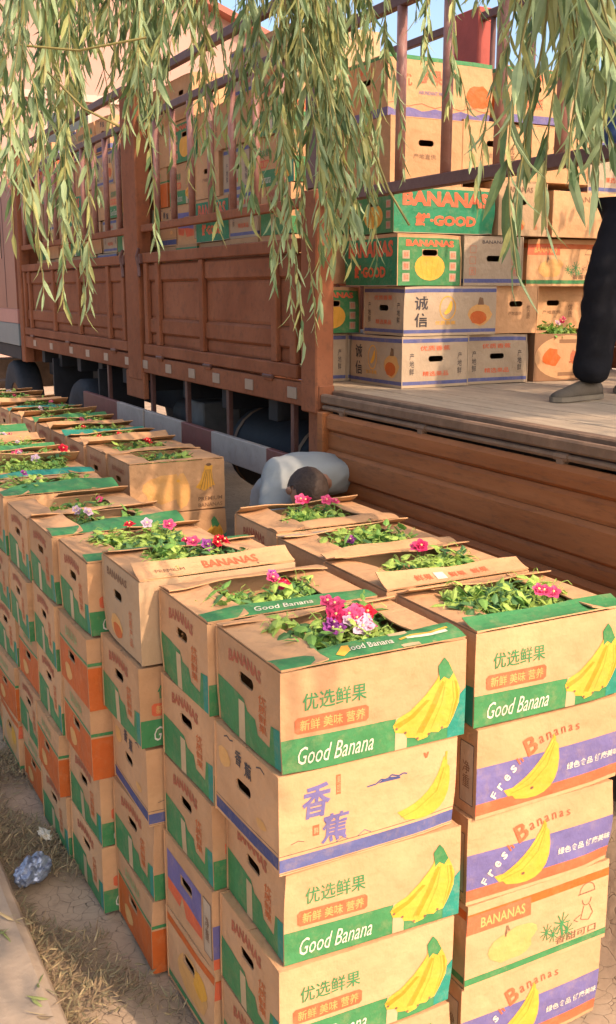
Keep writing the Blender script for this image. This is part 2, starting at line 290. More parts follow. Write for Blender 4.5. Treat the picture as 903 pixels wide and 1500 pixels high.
def art_long(F, kind):
    if kind == 'G':
        F.poly([(0, 0), (1, 0), (1, .5), (.955, .42), (.9, .30), (.55, .335), (0, .345)], 'green')
        F.poly([(.9, .004), (1, .004), (1, .5), (.955, .42), (.9, .30)], 'teal', 1.6)
        F.poly(BAN, 'yellow', 2.5)
        F.poly([(.845, .62), (.835, .78), (.87, .86), (.895, .80), (.925, .68), (.90, .62), (.87, .66)], 'green', 3.2)
        F.poly([(.86, .62), (.80, .40), (.72, .14), (.755, .12), (.83, .38), (.875, .60)], 'ochre', 2.8); F.poly([(.93, .60), (.945, .42), (.91, .17), (.935, .26), (.957, .42), (.945, .58)], 'ochre', 2.8); F.poly([(.59, .27), (.68, .33), (.77, .46), (.79, .45), (.70, .30), (.61, .22)], 'ochre', 2.8)
        for (cu, cv) in ((.605, .225), (.655, .165), (.725, .075), (.79, .095), (.865, .13)): F.blob(cu, cv, .008, .014, 'brown', 3.4, 7)
        for q in ([(.88, .62), (.86, .4), (.80, .14)], [(.85, .60), (.79, .36), (.72, .12)], [(.92, .6), (.93, .4), (.90, .16)]): F.line(q, .0012, 'yel2', 3.2)
        F.text('优选鲜果', .11, .60, .44, .77, 'green', 2, 0.01)
        rr = [(.07, .41), (.085, .385), (.435, .385), (.45, .41), (.45, .52), (.435, .545), (.085, .545), (.07, .52)]; F.poly(rr, 'coral', 2)
        F.text('新鲜 美味 营养', .095, .41, .43, .52, 'lorange', 3, 0.012)
        F.text('Good Banana', .08, .07, .48, .25, 'white', 3, 0.0, 0.35)
        F.rect(.60, .001, .665, .34, 'tape', 1.9)
    elif kind == 'X':
        F.rect(0, .035, 1, .165, 'blue'); F.line([(0, .20), (1, .20)], .0008, 'dark'); F.line([(0, .02), (1, .02)], .0006, 'dark')
        F.text('香', .12, .52, .27, .86, 'purple', 2, 0.025, 0.15); F.text('蕉', .22, .22, .37, .52, 'purple', 2, 0.02, 0.1)
        F.rect(.30, .70, .325, .90, 'coral'); F.text('果\n园', .303, .72, .322, .88, 'card', 2); F.rect(.175, .33, .21, .44, 'coral'); F.text('鲜', .18, .35, .205, .42, 'card', 2, .02)
        F.line([(.47, .70), (.52, .705), (.55, .74), (.58, .72), (.61, .76), (.65, .73), (.68, .745), (.70, .73)], .002, 'dblue'); F.poly([(.53, .705), (.56, .735), (.6, .74), (.66, .72), (.66, .70)], 'dblue')
        finger(F, (.66, .30), (.93, .78), -.045, .022, 'yellow', 1.5); finger(F, (.68, .26), (.945, .70), -.060, .020, 'yellow', 2); F.line([(.67, .27), (.76, .31), (.88, .45), (.92, .68)], .0012, 'yel2', 3)
        F.line([(.93, .76), (.935, .85)], .0035, 'yel2', 2); F.text('ˇ', .795, .84, .83, .90, 'coral', 2, .03)
        F.line([(.06, .30), (.10, .32), (.13, .30)], .0008, 'dark'); F.line([(.3, .20), (.34, .24), (.37, .20)], .0008, 'dblue'); F.line([(.42, .20), (.46, .25), (.5, .20)], .0008, 'dblue')
    elif kind == 'F':
        F.rect(0, .175, 1, .58, 'purple'); F.rect(0, .045, 1, .175, 'coral')
        finger(F, (.19, .22), (.50, .70), -.055, .024, 'yellow', 2.2); finger(F, (.24, .16), (.52, .66), -.068, .024, 'yellow', 2.6); finger(F, (.2, .2), (.50, .70), -.03, .018, 'yellow', 2.4); F.line([(.22, .2), (.36, .25), (.46, .42), (.505, .66)], .0013, 'yel2', 3.4); F.line([(.24, .24), (.34, .32), (.44, .5), (.5, .68)], .001, 'yel2', 3.4); F.blob(.365, .2, .012, .018, 'brown', 3.6)
        F.line([(.505, .68), (.50, .76)], .005, 'yel2', 3)
        def glyph(ch, cu, cv, hh, ang, m, bold):
            c_, s_ = math.cos(ang), math.sin(ang); w_ = hh * .72
            F.text(ch, 0, 0, 1, 1, m, 3, bold, 0, lambda a, b: (cu + ((a - .5) * w_ * c_ - (b - .5) * hh * s_) / F.L, cv + ((a - .5) * w_ * s_ + (b - .5) * hh * c_) / F.H))
        for i, ch in enumerate('Fresh'): glyph(ch, .115 + i * .040, .235 + i * .082, .024, 0.95 - .09 * i, 'white' if i < 4 else 'coral', .02)
        glyph('B', .345, .70, .058, .42, 'coral', .02)
        for i, ch in enumerate('ananas'): glyph(ch, .415 + i * .050, .735 + .028 * i - .004 * i * i, .024 - .001 * i, .30 - .05 * i, 'redbrown', .0)
        F.text('绿色食品 健康美味', .60, .29, .99, .375, 'white', 3, .015)
    elif kind == 'B':
        F.rect(0, .80, 1, .90, 'orange'); F.rect(0, .66, .43, .88, 'coral', 1.6); F.text('BANANAS', .09, .71, .39, .83, 'lorange', 2.5, .02); F.rect(0, .05, 1, .13, 'green')
        F.blob(.30, .36, .15, .18, 'lorange', 1.5, 16, .12, 3); F.blob(.36, .45, .12, .13, 'lorange', 1.7, 14, .1, 5); F.line([(.26, .5), (.27, .63), (.285, .56)], .003, 'brown', 2)
        for (cu, cv, s_) in ((.66, .40, 1.0), (.55, .36, .75), (.70, .28, .8), (.60, .30, .7)):
            for a in range(0, 360, 40): F.line([(cu, cv), (cu + .06 * s_ * math.cos(R(a)), cv + .14 * s_ * math.sin(R(a)))], .0022 * s_, 'green', 2)
        F.line([(.67, .22), (.655, .40)], .004, 'green', 2)
        F.line([(.84 + .055 * math.cos(R(a)), .70 + .10 * math.sin(R(a))) for a in range(-10, 200, 20)], .0012, 'brown', 2)   # farmer in a straw hat, line drawing
        F.line([(.775, .68), (.90, .68)], .002, 'brown', 2); F.line([(.84 + .033 * math.cos(R(a)), .60 + .08 * math.sin(R(a))) for a in range(180, 365, 20)], .0012, 'brown', 2)
        F.line([(.82, .52), (.80, .36), (.86, .32), (.89, .40), (.86, .52)], .0012, 'brown', 2); F.line([(.80, .42), (.75, .38), (.78, .34)], .0012, 'brown', 2)
        F.text('香甜可口', .62, .15, .92, .25, 'brown', 2, .01)
    elif kind == 'P':
        for i in range(6): finger(F, (.70 + i * .035, .38 + .03 * abs(i - 2)), (.83 + (i - 2.5) * .012, .88), -.02 if i < 3 else .02, .018, 'yellow', 1.5 + .2 * i)
        for i in range(5): F.line([(.735 + i * .035, .40), (.80 + i * .012, .8)], .0012, 'brown', 3)
        F.blob(.83, .90, .03, .03, 'brown', 3); F.text('PREMIUM', .71, .17, .97, .25, 'brown', 2, .01); F.text('BANANAS', .71, .04, .97, .12, 'brown', 2)
        F.blob(.36, .48, .22, .30, 'lorange', 1.2, 18, .15, 4); F.blob(.54, .40, .08, .34, 'lorange', 1.4, 14, .2, 6)
        F.blob(.50, .62, .02, .03, 'yellow', 2)
    elif kind == 'T':
        F.rect(0, .055, 1, .125, 'blue'); F.rect(0, .88, 1, .955, 'blue')
        F.text('诚', .11, .52, .25, .80, 'dark', 2, .02); F.text('信', .11, .18, .25, .46, 'dark', 2, .02)
        F.line([(.46 + .085 * math.cos(R(a)), .56 + .24 * math.sin(R(a))) for a in range(0, 361, 24)], .0028, 'yellow', 2); finger(F, (.43, .44), (.50, .70), -.01, .014, 'yellow', 2)
        F.text('优质香蕉', .33, .22, .55, .30, 'yellow', 2, .01); F.blob(.82, .42, .13, .23, 'lorange', 1.5, 16, .08, 2); F.blob(.80, .36, .10, .14, 'orange', 1.7, 14, .1, 8); F.poly([(.79, .62), (.81, .78), (.85, .76), (.86, .62)], 'brown', 2)
    elif kind == 'E':
        F.rect(0, 0, 1, .93, 'dgreen'); F.rect(.0, .0, 1, .012, 'pale', 2)
        F.text('BANANAS', .08, .56, .93, .88, 'coral', 3, .05); F.text('鲜·GOOD', .20, .14, .80, .42, 'coral', 3, .05)
    elif kind == 'W':
        F.rect(0, .06, 1, .14, 'blue'); F.text('BANANAS', .3, .82, .7, .9, 'dark', 2)
    elif kind == 'S':
        F.poly([(0, 0), (1, 0), (1, .11)] + [(1 - i / 16, .13 + .03 * math.sin(i * 1.6)) for i in range(0, 17)], 'purple'); F.line([(i / 16, .2 + .03 * math.sin(i * 1.6)) for i in range(17)], .002, 'redbrown')
        F.rect(0, .93, 1, 1, 'green'); F.text('鲜果', .3, .55, .5, .8, 'coral', 2, .03); F.text('优', .12, .5, .22, .7, 'coral', 2, .02); F.text('ABUNDANT FRUIT', .28, .38, .55, .44, 'purple', 2)
        F.blob(.86, .42, .12, .20, 'orange', 1.5, 16, .15, 3)
    elif kind in ('K', 'N'):
        F.text('BANANAS', .25, .78, .7, .9, 'brown', 2)
    elif kind == 'O':
        F.rect(0, 0, 1, .60, 'orange'); F.rect(0, .625, 1, .67, 'green')
    elif kind == 'V':
        F.poly([(0, 0), (1, 0), (1, 1), (0, 1)], 'cdark'); F.blob(.5, .5, .49, .47, 'card', 1.8, 30)
        F.rect(.36, .80, .62, .88, 'cdark', 2.6); F.rect(.36, .1, .62, .18, 'cdark', 2.6); F.blob(.25, .5, .12, .2, 'orange', 2.4, 14, .2, 2); F.blob(.70, .48, .16, .18, 'orange', 2.4, 14, .2, 3); F.text('鲜果', .52, .36, .82, .66, 'redbrown', 3, .02, .2)
def hole_at(kind): return {'G': (.48, .66), 'K': (.42, .62), 'X': (.48, .55), 'F': (.46, .62), 'O': (.45, .5), 'T': (.5, .56), 'E': (.5, .64), 'W': (.5, .55), 'S': (.45, .62), 'V': None}.get(kind, (.48, .62))
def art_end(F, kind):
    if kind == 'G':
        F.poly([(0, 0), (1, 0), (1, .43), (.86, .41), (.83, .17), (.66, .20), (.62, .34), (.50, .36), (.44, .46), (.2, .49), (0, .50)], 'green'); F.poly([(.9, .002), (1, .002), (1, .43), (.9, .415)], 'teal', 1.6)
        F.text('BANANAS', .2, .74, .72, .88, 'redbrown', 2, .03, 0, lambda a, b: (.2 + .52 * a, .74 + .13 * b + .05 * math.sin(a * 3.14)))
        F.text('优\n质\n鲜\n果', .68, .26, .80, .64, 'orange', 2, .0); F.rect(.36, .002, .46, .42, 'tape', 1.9)
    elif kind == 'X':
        F.rect(0, .035, 1, .165, 'dblue'); F.line([(0, .20), (1, .20)], .0008, 'dark'); F.text('香', .34, .74, .45, .90, 'dark', 2, .02); F.text('蕉', .50, .70, .61, .86, 'dark', 2, .02)
        F.line([(.15, .92), (.2, .95), (.25, .93), (.3, .95)], .002, 'dark'); F.line([(.68, .9), (.74, .93), (.8, .9)], .002, 'dark'); F.blob(.15, .7, .1, .1, 'lorange', 1.2, 12, .2); F.blob(.75, .35, .07, .05, 'lorange', 1.2, 12, .2)
    elif kind == 'F':
        F.poly([(.04, .42), (.5, .40), (.78, .36), (.78, .78), (.04, .80)], 'purple'); F.poly([(.04, .26), (.3, .22), (.36, .40), (.44, .18), (.78, .20), (.78, .36), (.5, .40), (.04, .42)], 'coral'); F.rect(.82, .12, .97, .80, 'pale'); F.text('净\n重', .85, .3, .93, .6, 'brown', 2); F.line([(.82, .12), (.97, .12), (.97, .80), (.82, .80), (.82, .12)], .001, 'dark', 2)
    elif kind == 'B':
        F.rect(0, .82, 1, .92, 'orange'); F.rect(0, .05, 1, .13, 'green'); F.blob(.55, .45, .3, .28, 'lorange', 1.2, 16, .1); F.blob(.72, .55, .13, .16, 'yellow', 1.4, 14, .2)
    elif kind == 'K':
        F.text('BANANAS', .12, .80, .68, .90, 'brown', 2, .02); F.blob(.36, .22, .16, .14, 'lorange', 1.4, 14, .15); F.blob(.38, .17, .12, .09, 'orange', 1.6, 12, .2); F.text('优\n质\n产\n品', .72, .12, .80, .56, 'orange', 2)
    elif kind == 'O':
        F.rect(0, 0, 1, .60, 'orange'); F.rect(0, .625, 1, .66, 'green'); F.text('BANANA', .25, .74, .68, .88, 'pgreen', 2); F.blob(.3, .22, .12, .12, 'lorange', 2, 12, .2)
    elif kind == 'P':
        F.text('BANANAS', .2, .76, .75, .86, 'redbrown', 2); F.blob(.5, .3, .2, .15, 'lorange', 1.2, 14, .2)
    elif kind == 'T':
        F.rect(0, .055, 1, .125, 'blue'); F.rect(0, .88, 1, .955, 'blue'); F.text('优质香蕉', .26, .72, .72, .82, 'coral', 2, .01); F.text('精选果品', .3, .22, .7, .32, 'coral', 2, .01)
        for u in (.1, .84): F.text('产\n地\n鲜', u, .25, u + .07, .68, 'dark', 2)
    elif kind == 'E':
        F.rect(0, 0, 1, .93, 'green'); F.text('BANANAS', .12, .76, .9, .89, 'coral', 3, .05); F.blob(.5, .36, .24, .26, 'yellow', 2, 20)
        for i in range(4): F.line([(.34 + i * .1, .5), (.4 + i * .06, .14)], .001, 'yel2', 3)
        for u in (.07, .82):
            for v in (.08, .30, .52): F.rect(u, v, u + .11, v + .16, 'pale', 2); F.text('鲜', u + .015, v + .02, u + .095, v + .14, 'coral', 3)
    elif kind == 'W':
        F.rect(0, .06, 1, .14, 'blue'); F.text('BANANAS', .3, .85, .72, .92, 'dark', 2)
        for u in (.09, .82):
            for v in (.22, .44, .66):
                F.line([(u, v), (u + .1, v), (u + .1, v + .14), (u, v + .14), (u, v)], .001, 'coral', 2)
                if u > .5 or v == .22: F.text('优', u + .02, v + .02, u + .08, v + .12, 'coral', 2)
    elif kind == 'S':
        F.rect(0, 0, 1, .14, 'purple'); F.rect(0, .93, 1, 1, 'green'); F.text('鲜果', .3, .76, .6, .9, 'coral', 2, .03); F.text('香蕉', .3, .25, .6, .45, 'coral', 2)
    elif kind == 'N':
        F.text('产地直供', .3, .38, .62, .46, 'brown', 2); F.text('优\n质', .75, .3, .83, .6, 'brown', 2)
L0, W0 = 0.545, 0.405
BODY = {}; PRINT = {}
def refine_warp(me, L, W, H, opened, var):
    r = random.Random(var * 7 + 3); bm = bmesh.new(); bm.from_mesh(me)
    big = [f for f in bm.faces if len(f.verts) > 4 or max(e.calc_length() for e in f.edges) > .04]
    if big: bmesh.ops.triangulate(bm, faces=big)
    for _ in range(5):
        es = [e for e in bm.edges if e.calc_length() > .040]
        if not es: break
        bmesh.ops.subdivide_edges(bm, edges=es, cuts=1)
        ng = [f for f in bm.faces if len(f.verts) > 3 and max(e.calc_length() for e in f.edges) > .04]
        if ng: bmesh.ops.triangulate(bm, faces=ng)
    A = r.uniform(.002, .006); B = r.uniform(.0, .0035); o = Vector((r.uniform(0, 50), r.uniform(0, 50), r.uniform(0, 50)))
    cr = [(Vector((r.choice((-1, 1)) * L / 2, r.choice((-1, 1)) * W / 2, H * (0 if opened else r.choice((0, 1))))), r.uniform(.004, .010)) for _ in range(3)]
    sag = 0 if opened else r.uniform(.0, .004)
    for v in bm.verts:
        p = v.co.copy(); u = p.x / L * 2; w_ = p.y / W * 2; z = min(1, max(0, p.z / H)); q = math.sin(math.pi * z)
        d = Vector((w_ * 0, 0, 0)); fy = max(0, 1 - u * u); fx = max(0, 1 - w_ * w_)
        d.y += (1 if w_ > 0 else -1) * abs(w_) ** 6 * A * q * fy; d.x += (1 if u > 0 else -1) * abs(u) ** 6 * B * q * fx
        if not opened: d.z -= sag * z * fy
        n3 = noise.noise_vector(p * 5 + o); d += Vector((n3.x, n3.y, n3.z * .5)) * .0015
        for c, a in cr:
            g = math.exp(-((p - c).length / .075) ** 2); t = (Vector((0, 0, H / 2)) - c); d += t.normalized() * a * g
        v.co = p + d
    bm.to_mesh(me); bm.free(); me.update()
def box_meshes(kind, L, W, H, opened, var=0):
    key = (kind, L, W, H, opened, var)
    if key in BODY: return BODY[key]
    m = card_grey if kind == 'K' else card_pale if kind in ('T', 'W') else (card_dark if kind == 'V' else card); t = 0.005; ins = 0.0035
    b = MB(); hl, hw = L / 2, W / 2
    for s in (-1, 1):   # long walls
        y0, y1 = sorted((s * hw, s * (hw - t)))
        b.box(-hl, hl, y0, y1, 0, H, m)
    hp = hole_at(kind); hpts = []
    if hp:
        hu, hv = hp; rw, rh = 0.047, 0.0155
        for i in range(16):
            a = 2 * math.pi * i / 16; hpts.append((max(-1, min(1, 1.9 * math.cos(a))) * rw if abs(math.cos(a)) > .5 else 1.9 * math.cos(a) * rw, rh * (math.sin(a))))
        hpts = [((rw - rh) * (1 if math.cos(2 * math.pi * (i + .5) / 16) > 0 else -1) + rh * math.cos(2 * math.pi * (i + .5) / 16), rh * math.sin(2 * math.pi * (i + .5) / 16)) for i in range(16)]
    w2 = hw - t - 0.0006
    for s in (-1, 1):   # end walls with real hand holes
        X = s * (hl - ins)
        def P(a, z, dx=0): return (X - s * dx, -s * a * -1 if False else (a if s > 0 else -a), z)
        if not hp:
            xa, xb = sorted((X, X - s * t)); b.box(xa, xb, -w2, w2, 0.001, H - .001, m); continue
        cy = (hu - .5) * W; cz = hv * H
        bm = bmesh.new(); o = [bm.verts.new((a, z, 0)) for a, z in ((-w2, .001), (w2, .001), (w2, H - .001), (-w2, H - .001))]; h = [bm.verts.new((cy + a, cz + z, 0)) for a, z in hpts]
        e = [bm.edges.new((o[i], o[(i + 1) % 4])) for i in range(4)] + [bm.edges.new((h[i], h[(i + 1) % 16])) for i in range(16)]
        bmesh.ops.triangle_fill(bm, use_beauty=True, edges=e); bm.verts.index_update()
        vs = [v.co.copy() for v in bm.verts]; fs = [[v.index for v in f_.verts] for f_ in bm.faces]; bm.free()
        # mapping: u to the viewer's right when looking at the end from outside
        M = lambda v, dx: (X - s * dx, (v.x if s > 0 else -v.x), v.y)
        b.add([M(v, 0) for v in vs], fs, m); b.add([M(v, t) for v in vs], fs, card_in)
        ring = [(cy + a, cz + z) for a, z in hpts]
        b.add([(X - s * dx, (a if s > 0 else -a), z) for dx in (0, t) for a, z in ring], [(i, (i + 1) % 16, 16 + (i + 1) % 16, 16 + i) for i in range(16)], m)
    b.box(-hl + .01, hl - .01, -hw + t, hw - t, 0.001, 0.006, card_in)
    if not opened:
        for s in (-1, 1):
            y0, y1 = sorted((s * (hw - t - .0005), s * 0.002)); b.box(-hl + .002, hl - .002, y0, y1, H - .006, H - .0015, m)
    body = b.mesh('box_body')
    p = MB(); off = 0.0007
    fronts = [Face(p, (lambda u, v, k: (-hl + u * L, -hw - off * k, v * H)), L, H), Face(p, (lambda u, v, k: (hl - u * L, hw + off * k, v * H)), L, H)]
    for F in fronts: art_long(F, kind)
    e = 0.012; ww = 1
    ends = [Face(p, (lambda u, v, k: (-hl + ins - off * k, hw - .006 - u * (W - .012), .001 + v * (H - .002))), W, H), Face(p, (lambda u, v, k: (hl - ins + off * k, -hw + .006 + u * (W - .012), .001 + v * (H - .002))), W, H)]
    for F in ends: art_end_cut(F, kind, hp, hpts if hp else None, W, H)
    pr = p.mesh('printed_artwork') if p.f else None
    refine_warp(body, L, W, H, opened, var)
    if pr: refine_warp(pr, L, W, H, opened, var)
    BODY[key] = (body, pr); return BODY[key]
class CutFace(Face):   # a printed side that leaves the hand hole free: pieces inside the hole are dropped, large areas are split round it
    def poly(s, pts, m, k=1):
        hx0, hx1, hz0, hz1 = s.hr
        us = [p[0] for p in pts]; vs_ = [p[1] for p in pts]
        if len(pts) > 4:
            tri = [[pts[q] for q in t_] for t_ in tess([(u * s.L, v * s.H) for u, v in pts])]
            for t_ in tri: s.poly(t_, m, k)
            return
        if max(us) < hx0 or min(us) > hx1 or max(vs_) < hz0 or min(vs_) > hz1: return Face.poly(s, pts, m, k)
        def clip(P, ax, val, keep_less):
            out = []
            for i in range(len(P)):
                a, b = P[i], P[(i + 1) % len(P)]; ia = (a[ax] <= val) == keep_less or a[ax] == val; ib = (b[ax] <= val) == keep_less or b[ax] == val
                if ia: out.append(a)
                if ia != ib:
                    t = (val - a[ax]) / ((b[ax] - a[ax]) or 1e-9); out.append((a[0] + (b[0] - a[0]) * t, a[1] + (b[1] - a[1]) * t))
            return [q for i, q in enumerate(out) if i == 0 or (abs(q[0] - out[i - 1][0]) + abs(q[1] - out[i - 1][1])) > 1e-6]
        for piece in (clip(pts, 0, hx0, True), clip(pts, 0, hx1, False), clip(clip(clip(pts, 0, hx0, False), 0, hx1, True), 1, hz0, True), clip(clip(clip(pts, 0, hx0, False), 0, hx1, True), 1, hz1, False)):
            if len(piece) >= 3:
                try: Face.poly(s, piece, m, k)
                except Exception: pass
def art_end_cut(F, kind, hp, hpts, W, H):
    if not hp: art_end(F, kind) if kind != 'V' else None; return
    G_ = CutFace(F.mb, F.fn, F.L, F.H); G_.hr = (hp[0] - .05 / W, hp[0] + .05 / W, hp[1] - .018 / H, hp[1] + .018 / H); art_end(G_, kind)

def place_box(kind, label, loc, rz=0.0, L=L0, W=W0, H=0.272, opened=False, group=None, tilt=(0, 0), cat='box'):
    var = sum(map(ord, label)) % 3; body, pr = box_meshes(kind, L, W, round(round(H / .004) * .004 if L == L0 and W == W0 and not opened else H, 3), opened, var)
    q = random.Random(label); t = thing('cardboard_box', label, cat, loc, rz, group); t.scale = (q.uniform(.985, 1.012), q.uniform(.985, 1.012), q.uniform(.988, 1.0) if not opened else 1.0); t.rotation_euler = (tilt[0], tilt[1], rz)
    obj('box_body', body, t)
    if pr: obj('printed_artwork', pr, t)['kind'] = 'stuff'
    return t
def flap(t, side, depth, ang, L=L0, W=W0, H=0.272, m='card', text=None, seed=0, wave=0.008, trim=(0.0, 0.0), ang2=None, tcol='white', artfn=None):
    """a flap hinged on one upper edge, folded over the opening; side: f b l r"""
    r = random.Random(seed); b = MB(); nu, nv = 10, 4
    width = (L if side in 'fb' else W) - 0.004; ph = r.uniform(0, 6)
    def pos(u, v, k=0.0):
        uu = trim[0] + u * (1 - trim[0] - trim[1]); a = ang + ((ang2 - ang) * u if ang2 is not None else 0)
        d = v * depth * (1 + 0.05 * math.sin(uu * 9 + ph)); bend = a + 0.25 * (v - .5) * math.sin(ph)
        off = k; x = (uu - .5) * width; y = d * math.cos(bend) - math.sin(bend) * off; z = d * math.sin(bend) + wave * v * (math.sin(uu * 5 + ph) + .5 * math.sin(uu * 13 + ph * 2)) + math.cos(bend) * off
        z += 0.0015 if side in 'lr' else 0.005
        if side == 'f': return (x, -W / 2 + 0.001 + y, H + z)
        if side == 'b': return (-x, W / 2 - 0.001 - y, H + z)
        if side == 'l': return (-L / 2 + 0.004 + y, -x, H + z)
        return (L / 2 - 0.004 - y, x, H + z)
    th = 0.004
    for k_, mm in ((th, INK[m]), (0.0, card_in)):
        b.add([pos(i / nu, j / nv, k_) for j in range(nv + 1) for i in range(nu + 1)], [(j * (nu + 1) + i, j * (nu + 1) + i + 1, (j + 1) * (nu + 1) + i + 1, (j + 1) * (nu + 1) + i) for j in range(nv) for i in range(nu)], mm)
    edge = [(i / nu, 0) for i in range(nu)] + [(1, j / nv) for j in range(nv)] + [(1 - i / nu, 1) for i in range(nu)] + [(0, 1 - j / nv) for j in range(nv)]
    n = len(edge); b.add([pos(u, v, k_) for k_ in (0.0, th) for u, v in edge], [(i, (i + 1) % n, n + (i + 1) % n, n + i) for i in range(n)], card)
    if m != 'card':   # bare board edge strip at the free edge
        pass
    if text:
        F = Face(b, lambda u, v, k: pos(u, v, th + 0.0008 * k), width, depth)
        tu0, tu1, tv0, tv1, s_ = text; F.text(s_, tu0, tv0, tu1, tv1, tcol, 1.5, .008 if tcol == 'white' else .02, .3 if tcol == 'white' else 0)
    if artfn: artfn(Face(b, lambda u, v, k: pos(u, v, th + 0.0008 * k), width, depth))
    return b.build('flap', t)

# ------------------------------------------------------------------ flowers in a box
def plants(loc, rz, label, seed, cols, nros=7, area=(.17, .10), zt=0.0, light=0.5, group='seedlings packed in the open boxes', spots=None, big=1.0):
    r = random.Random(seed); t = thing('flower_seedlings', label, 'flowers', loc, rz, group)
    b = MB(); b.box(-area[0] - .02, area[0] + .02, -area[1] - .02, area[1] + .02, -.10, -.05, soil)
    for ix in range(4):
        for iy in range(2):
            cx_ = (-1.5 + ix) * area[0] * .55; cy_ = (-.5 + iy) * area[1] * 1.05
            b.lathe([(.026, -.085), (.033, -.035), (.035, -.035), (.035, -.03)], (cx_, cy_, 0), (0, 0, 1), pot_m, 10)
    b.build('soil_tray', t)
    f = MB()
    nros = int(nros * 1.5); ros = [(r.uniform(-1.08, 1.08) * area[0], r.uniform(-1.1, 1.1) * area[1]) for _ in range(nros)]
    for (cx_, cy_) in ros:
        mm = r.choice([pl_m[1]] * int(1 + light * 4) + [pl_m[0]] * 2 + [pl_m[2]])
        top = r.uniform(.02, .055); rr_ = r.uniform(.04, .065)
        for i in range(int(r.uniform(38, 58))):
            a = r.uniform(0, 6.283); q_ = r.random() ** .6; hz = r.uniform(-.05, 1) ; x = cx_ + math.cos(a) * rr_ * q_; y = cy_ + math.sin(a) * rr_ * q_; z = -.035 + (top + .03) * (1 - q_ * q_ * .8) * hz
            a2 = a + r.gauss(0, .8); el = r.gauss(.15, .5); d = Vector((math.cos(a2) * math.cos(el), math.sin(a2) * math.cos(el), math.sin(el))); L = r.uniform(.020, .046) * big
            side = Vector((-d.y, d.x, r.uniform(-.5, .5))); v_, f_ = leaf_geo((x, y, z), d, side, L, L * r.uniform(.45, .85), -r.uniform(.1, 1.1) if side.cross(d).z > 0 else r.uniform(.1, 1.1)); f.add(v_, f_, mm if r.random() < .75 else r.choice(pl_m))
            if r.random() < .10: f.tube([(x, y, z), (x + d.x * .01, y + d.y * .01, z + .02), (x + d.x * .03, y + d.y * .03, z + .026), (x + d.x * .045, y + d.y * .045, z + .012)], .0011, pl_m[1], 3, False)
    f.build('foliage', t)
    for c in (spots or [(r.choice(cols), r.uniform(-.9, .9) * area[0], r.uniform(-.9, .9) * area[1], r.uniform(.0, .03)) for _ in range(max(1, len(cols) + r.randint(0, 2)))]):
        col, x, y, z = c; q = MB(); m = fl_m[col]; nrm = Vector((r.uniform(-.5, .5), r.uniform(-.9, -.1), r.uniform(.6, 1))).normalized(); a = nrm.orthogonal().normalized(); bb = nrm.cross(a)
        c0 = Vector((x, y, z)); rad = r.uniform(.013, .026) * big; vs = [c0 - nrm * .008]; n = 20
        for k_ in range(2):
            for i in range(n):
                th = 6.283 * i / n; rr = rad * (.5, 1)[k_] * (1 + (.18 if k_ else .05) * math.cos(5 * th)) ; vs.append(c0 + (a * math.cos(th) + bb * math.sin(th)) * rr + nrm * ((.001, .004)[k_] + (.004 * math.sin(10 * th) if k_ else 0)))
        q.add(vs, [(0, 1 + i, 1 + (i + 1) % n) for i in range(n)] + [(1 + i, 1 + n + i, 1 + n + (i + 1) % n, 1 + (i + 1) % n) for i in range(n)], m)
        # a second, smaller ruffled petal layer
        vs2 = [c0 + nrm * .004]
        for i in range(n): th = 6.283 * i / n + .3; vs2.append(c0 + (a * math.cos(th) + bb * math.sin(th)) * rad * .55 * (1 + .25 * math.cos(5 * th)) + nrm * (.010 + .004 * math.sin(7 * th)))
        q.add(vs2, [(0, 1 + i, 1 + (i + 1) % n) for i in range(n)], m)
        q.lathe([(.003, .004), (.004, .009), (.0, .012)], c0, nrm, flc, 6); q.tube([c0 - nrm * .008, c0 - nrm * .02 + Vector((0, 0, -.03)), Vector((x * .9, y * .9, -.06))], .0013, pl_m[0], 4)
        q.build('flower', t)
    return t

# ------------------------------------------------------------------ the stacks on the ground
ORD = ['front', 'second', 'third', 'fourth', 'fifth', 'sixth', 'seventh', 'eighth', 'ninth', 'tenth', 'eleventh', 'twelfth']
LOOK = {'G': 'tan box with green band', 'X': 'tan box with thin blue base stripe', 'F': 'tan box with violet and orange band', 'B': 'tan box with green and orange stripes', 'K': 'greyish tan banana box',
        'O': 'orange and tan box', 'P': 'plain box with drawn yellow bananas', 'N': 'plain brown box'}
LV = ['top', 'second', 'third', 'fourth', 'bottom']
def level_word(l): return {0: 'open-topped', 1: 'second from top', 2: 'third from top', 3: 'fourth from top', 4: 'at the bottom'}[l]
# photo-measured front left top corners (x, y, z) and the kinds from top to bottom
LEFT = [((1.017, 2.094, 1.360), 'GXGGG'), ((1.000, 2.515, 1.360), 'GGGFB'), ((0.940, 2.940, 1.380), 'KGXGO'), ((0.898, 3.370, 1.341), 'GOOGG'), ((0.879, 3.800, 1.343), 'GGGOG'),
        ((0.878, 4.230, 1.326), 'GGOGO'), ((0.870, 4.660, 1.345), 'GGGOB'), ((0.880, 5.090, 1.350), 'GOGGG'), ((0.885, 5.520, 1.352), 'GGXGO'), ((0.90, 5.95, 1.35), 'GXGOG'), ((0.90, 6.38, 1.35), 'GGOGG'), ((.92, 6.81, 1.35), 'GGGXG')]
RIGHT = [((1.605, 2.110, 1.36), 'GFFBF'), ((1.600, 2.550, 1.362), 'GFGXG'), ((1.625, 2.975, 1.35), 'NGFGF'), ((1.640, 3.400, 1.36), 'GXGFG')]
FAR = [((1.610, 5.126 + .43 * i, 1.365 - .004 * i), k) for i, k in enumerate(['PGXGG', 'PGGOG', 'GGGGG', 'GXGGG', 'GGFGG', 'GGGGG', 'GGGGG', 'GGGGG', 'GGGGG', 'GGGGG', 'GGGGG'])]
TOPS = {}
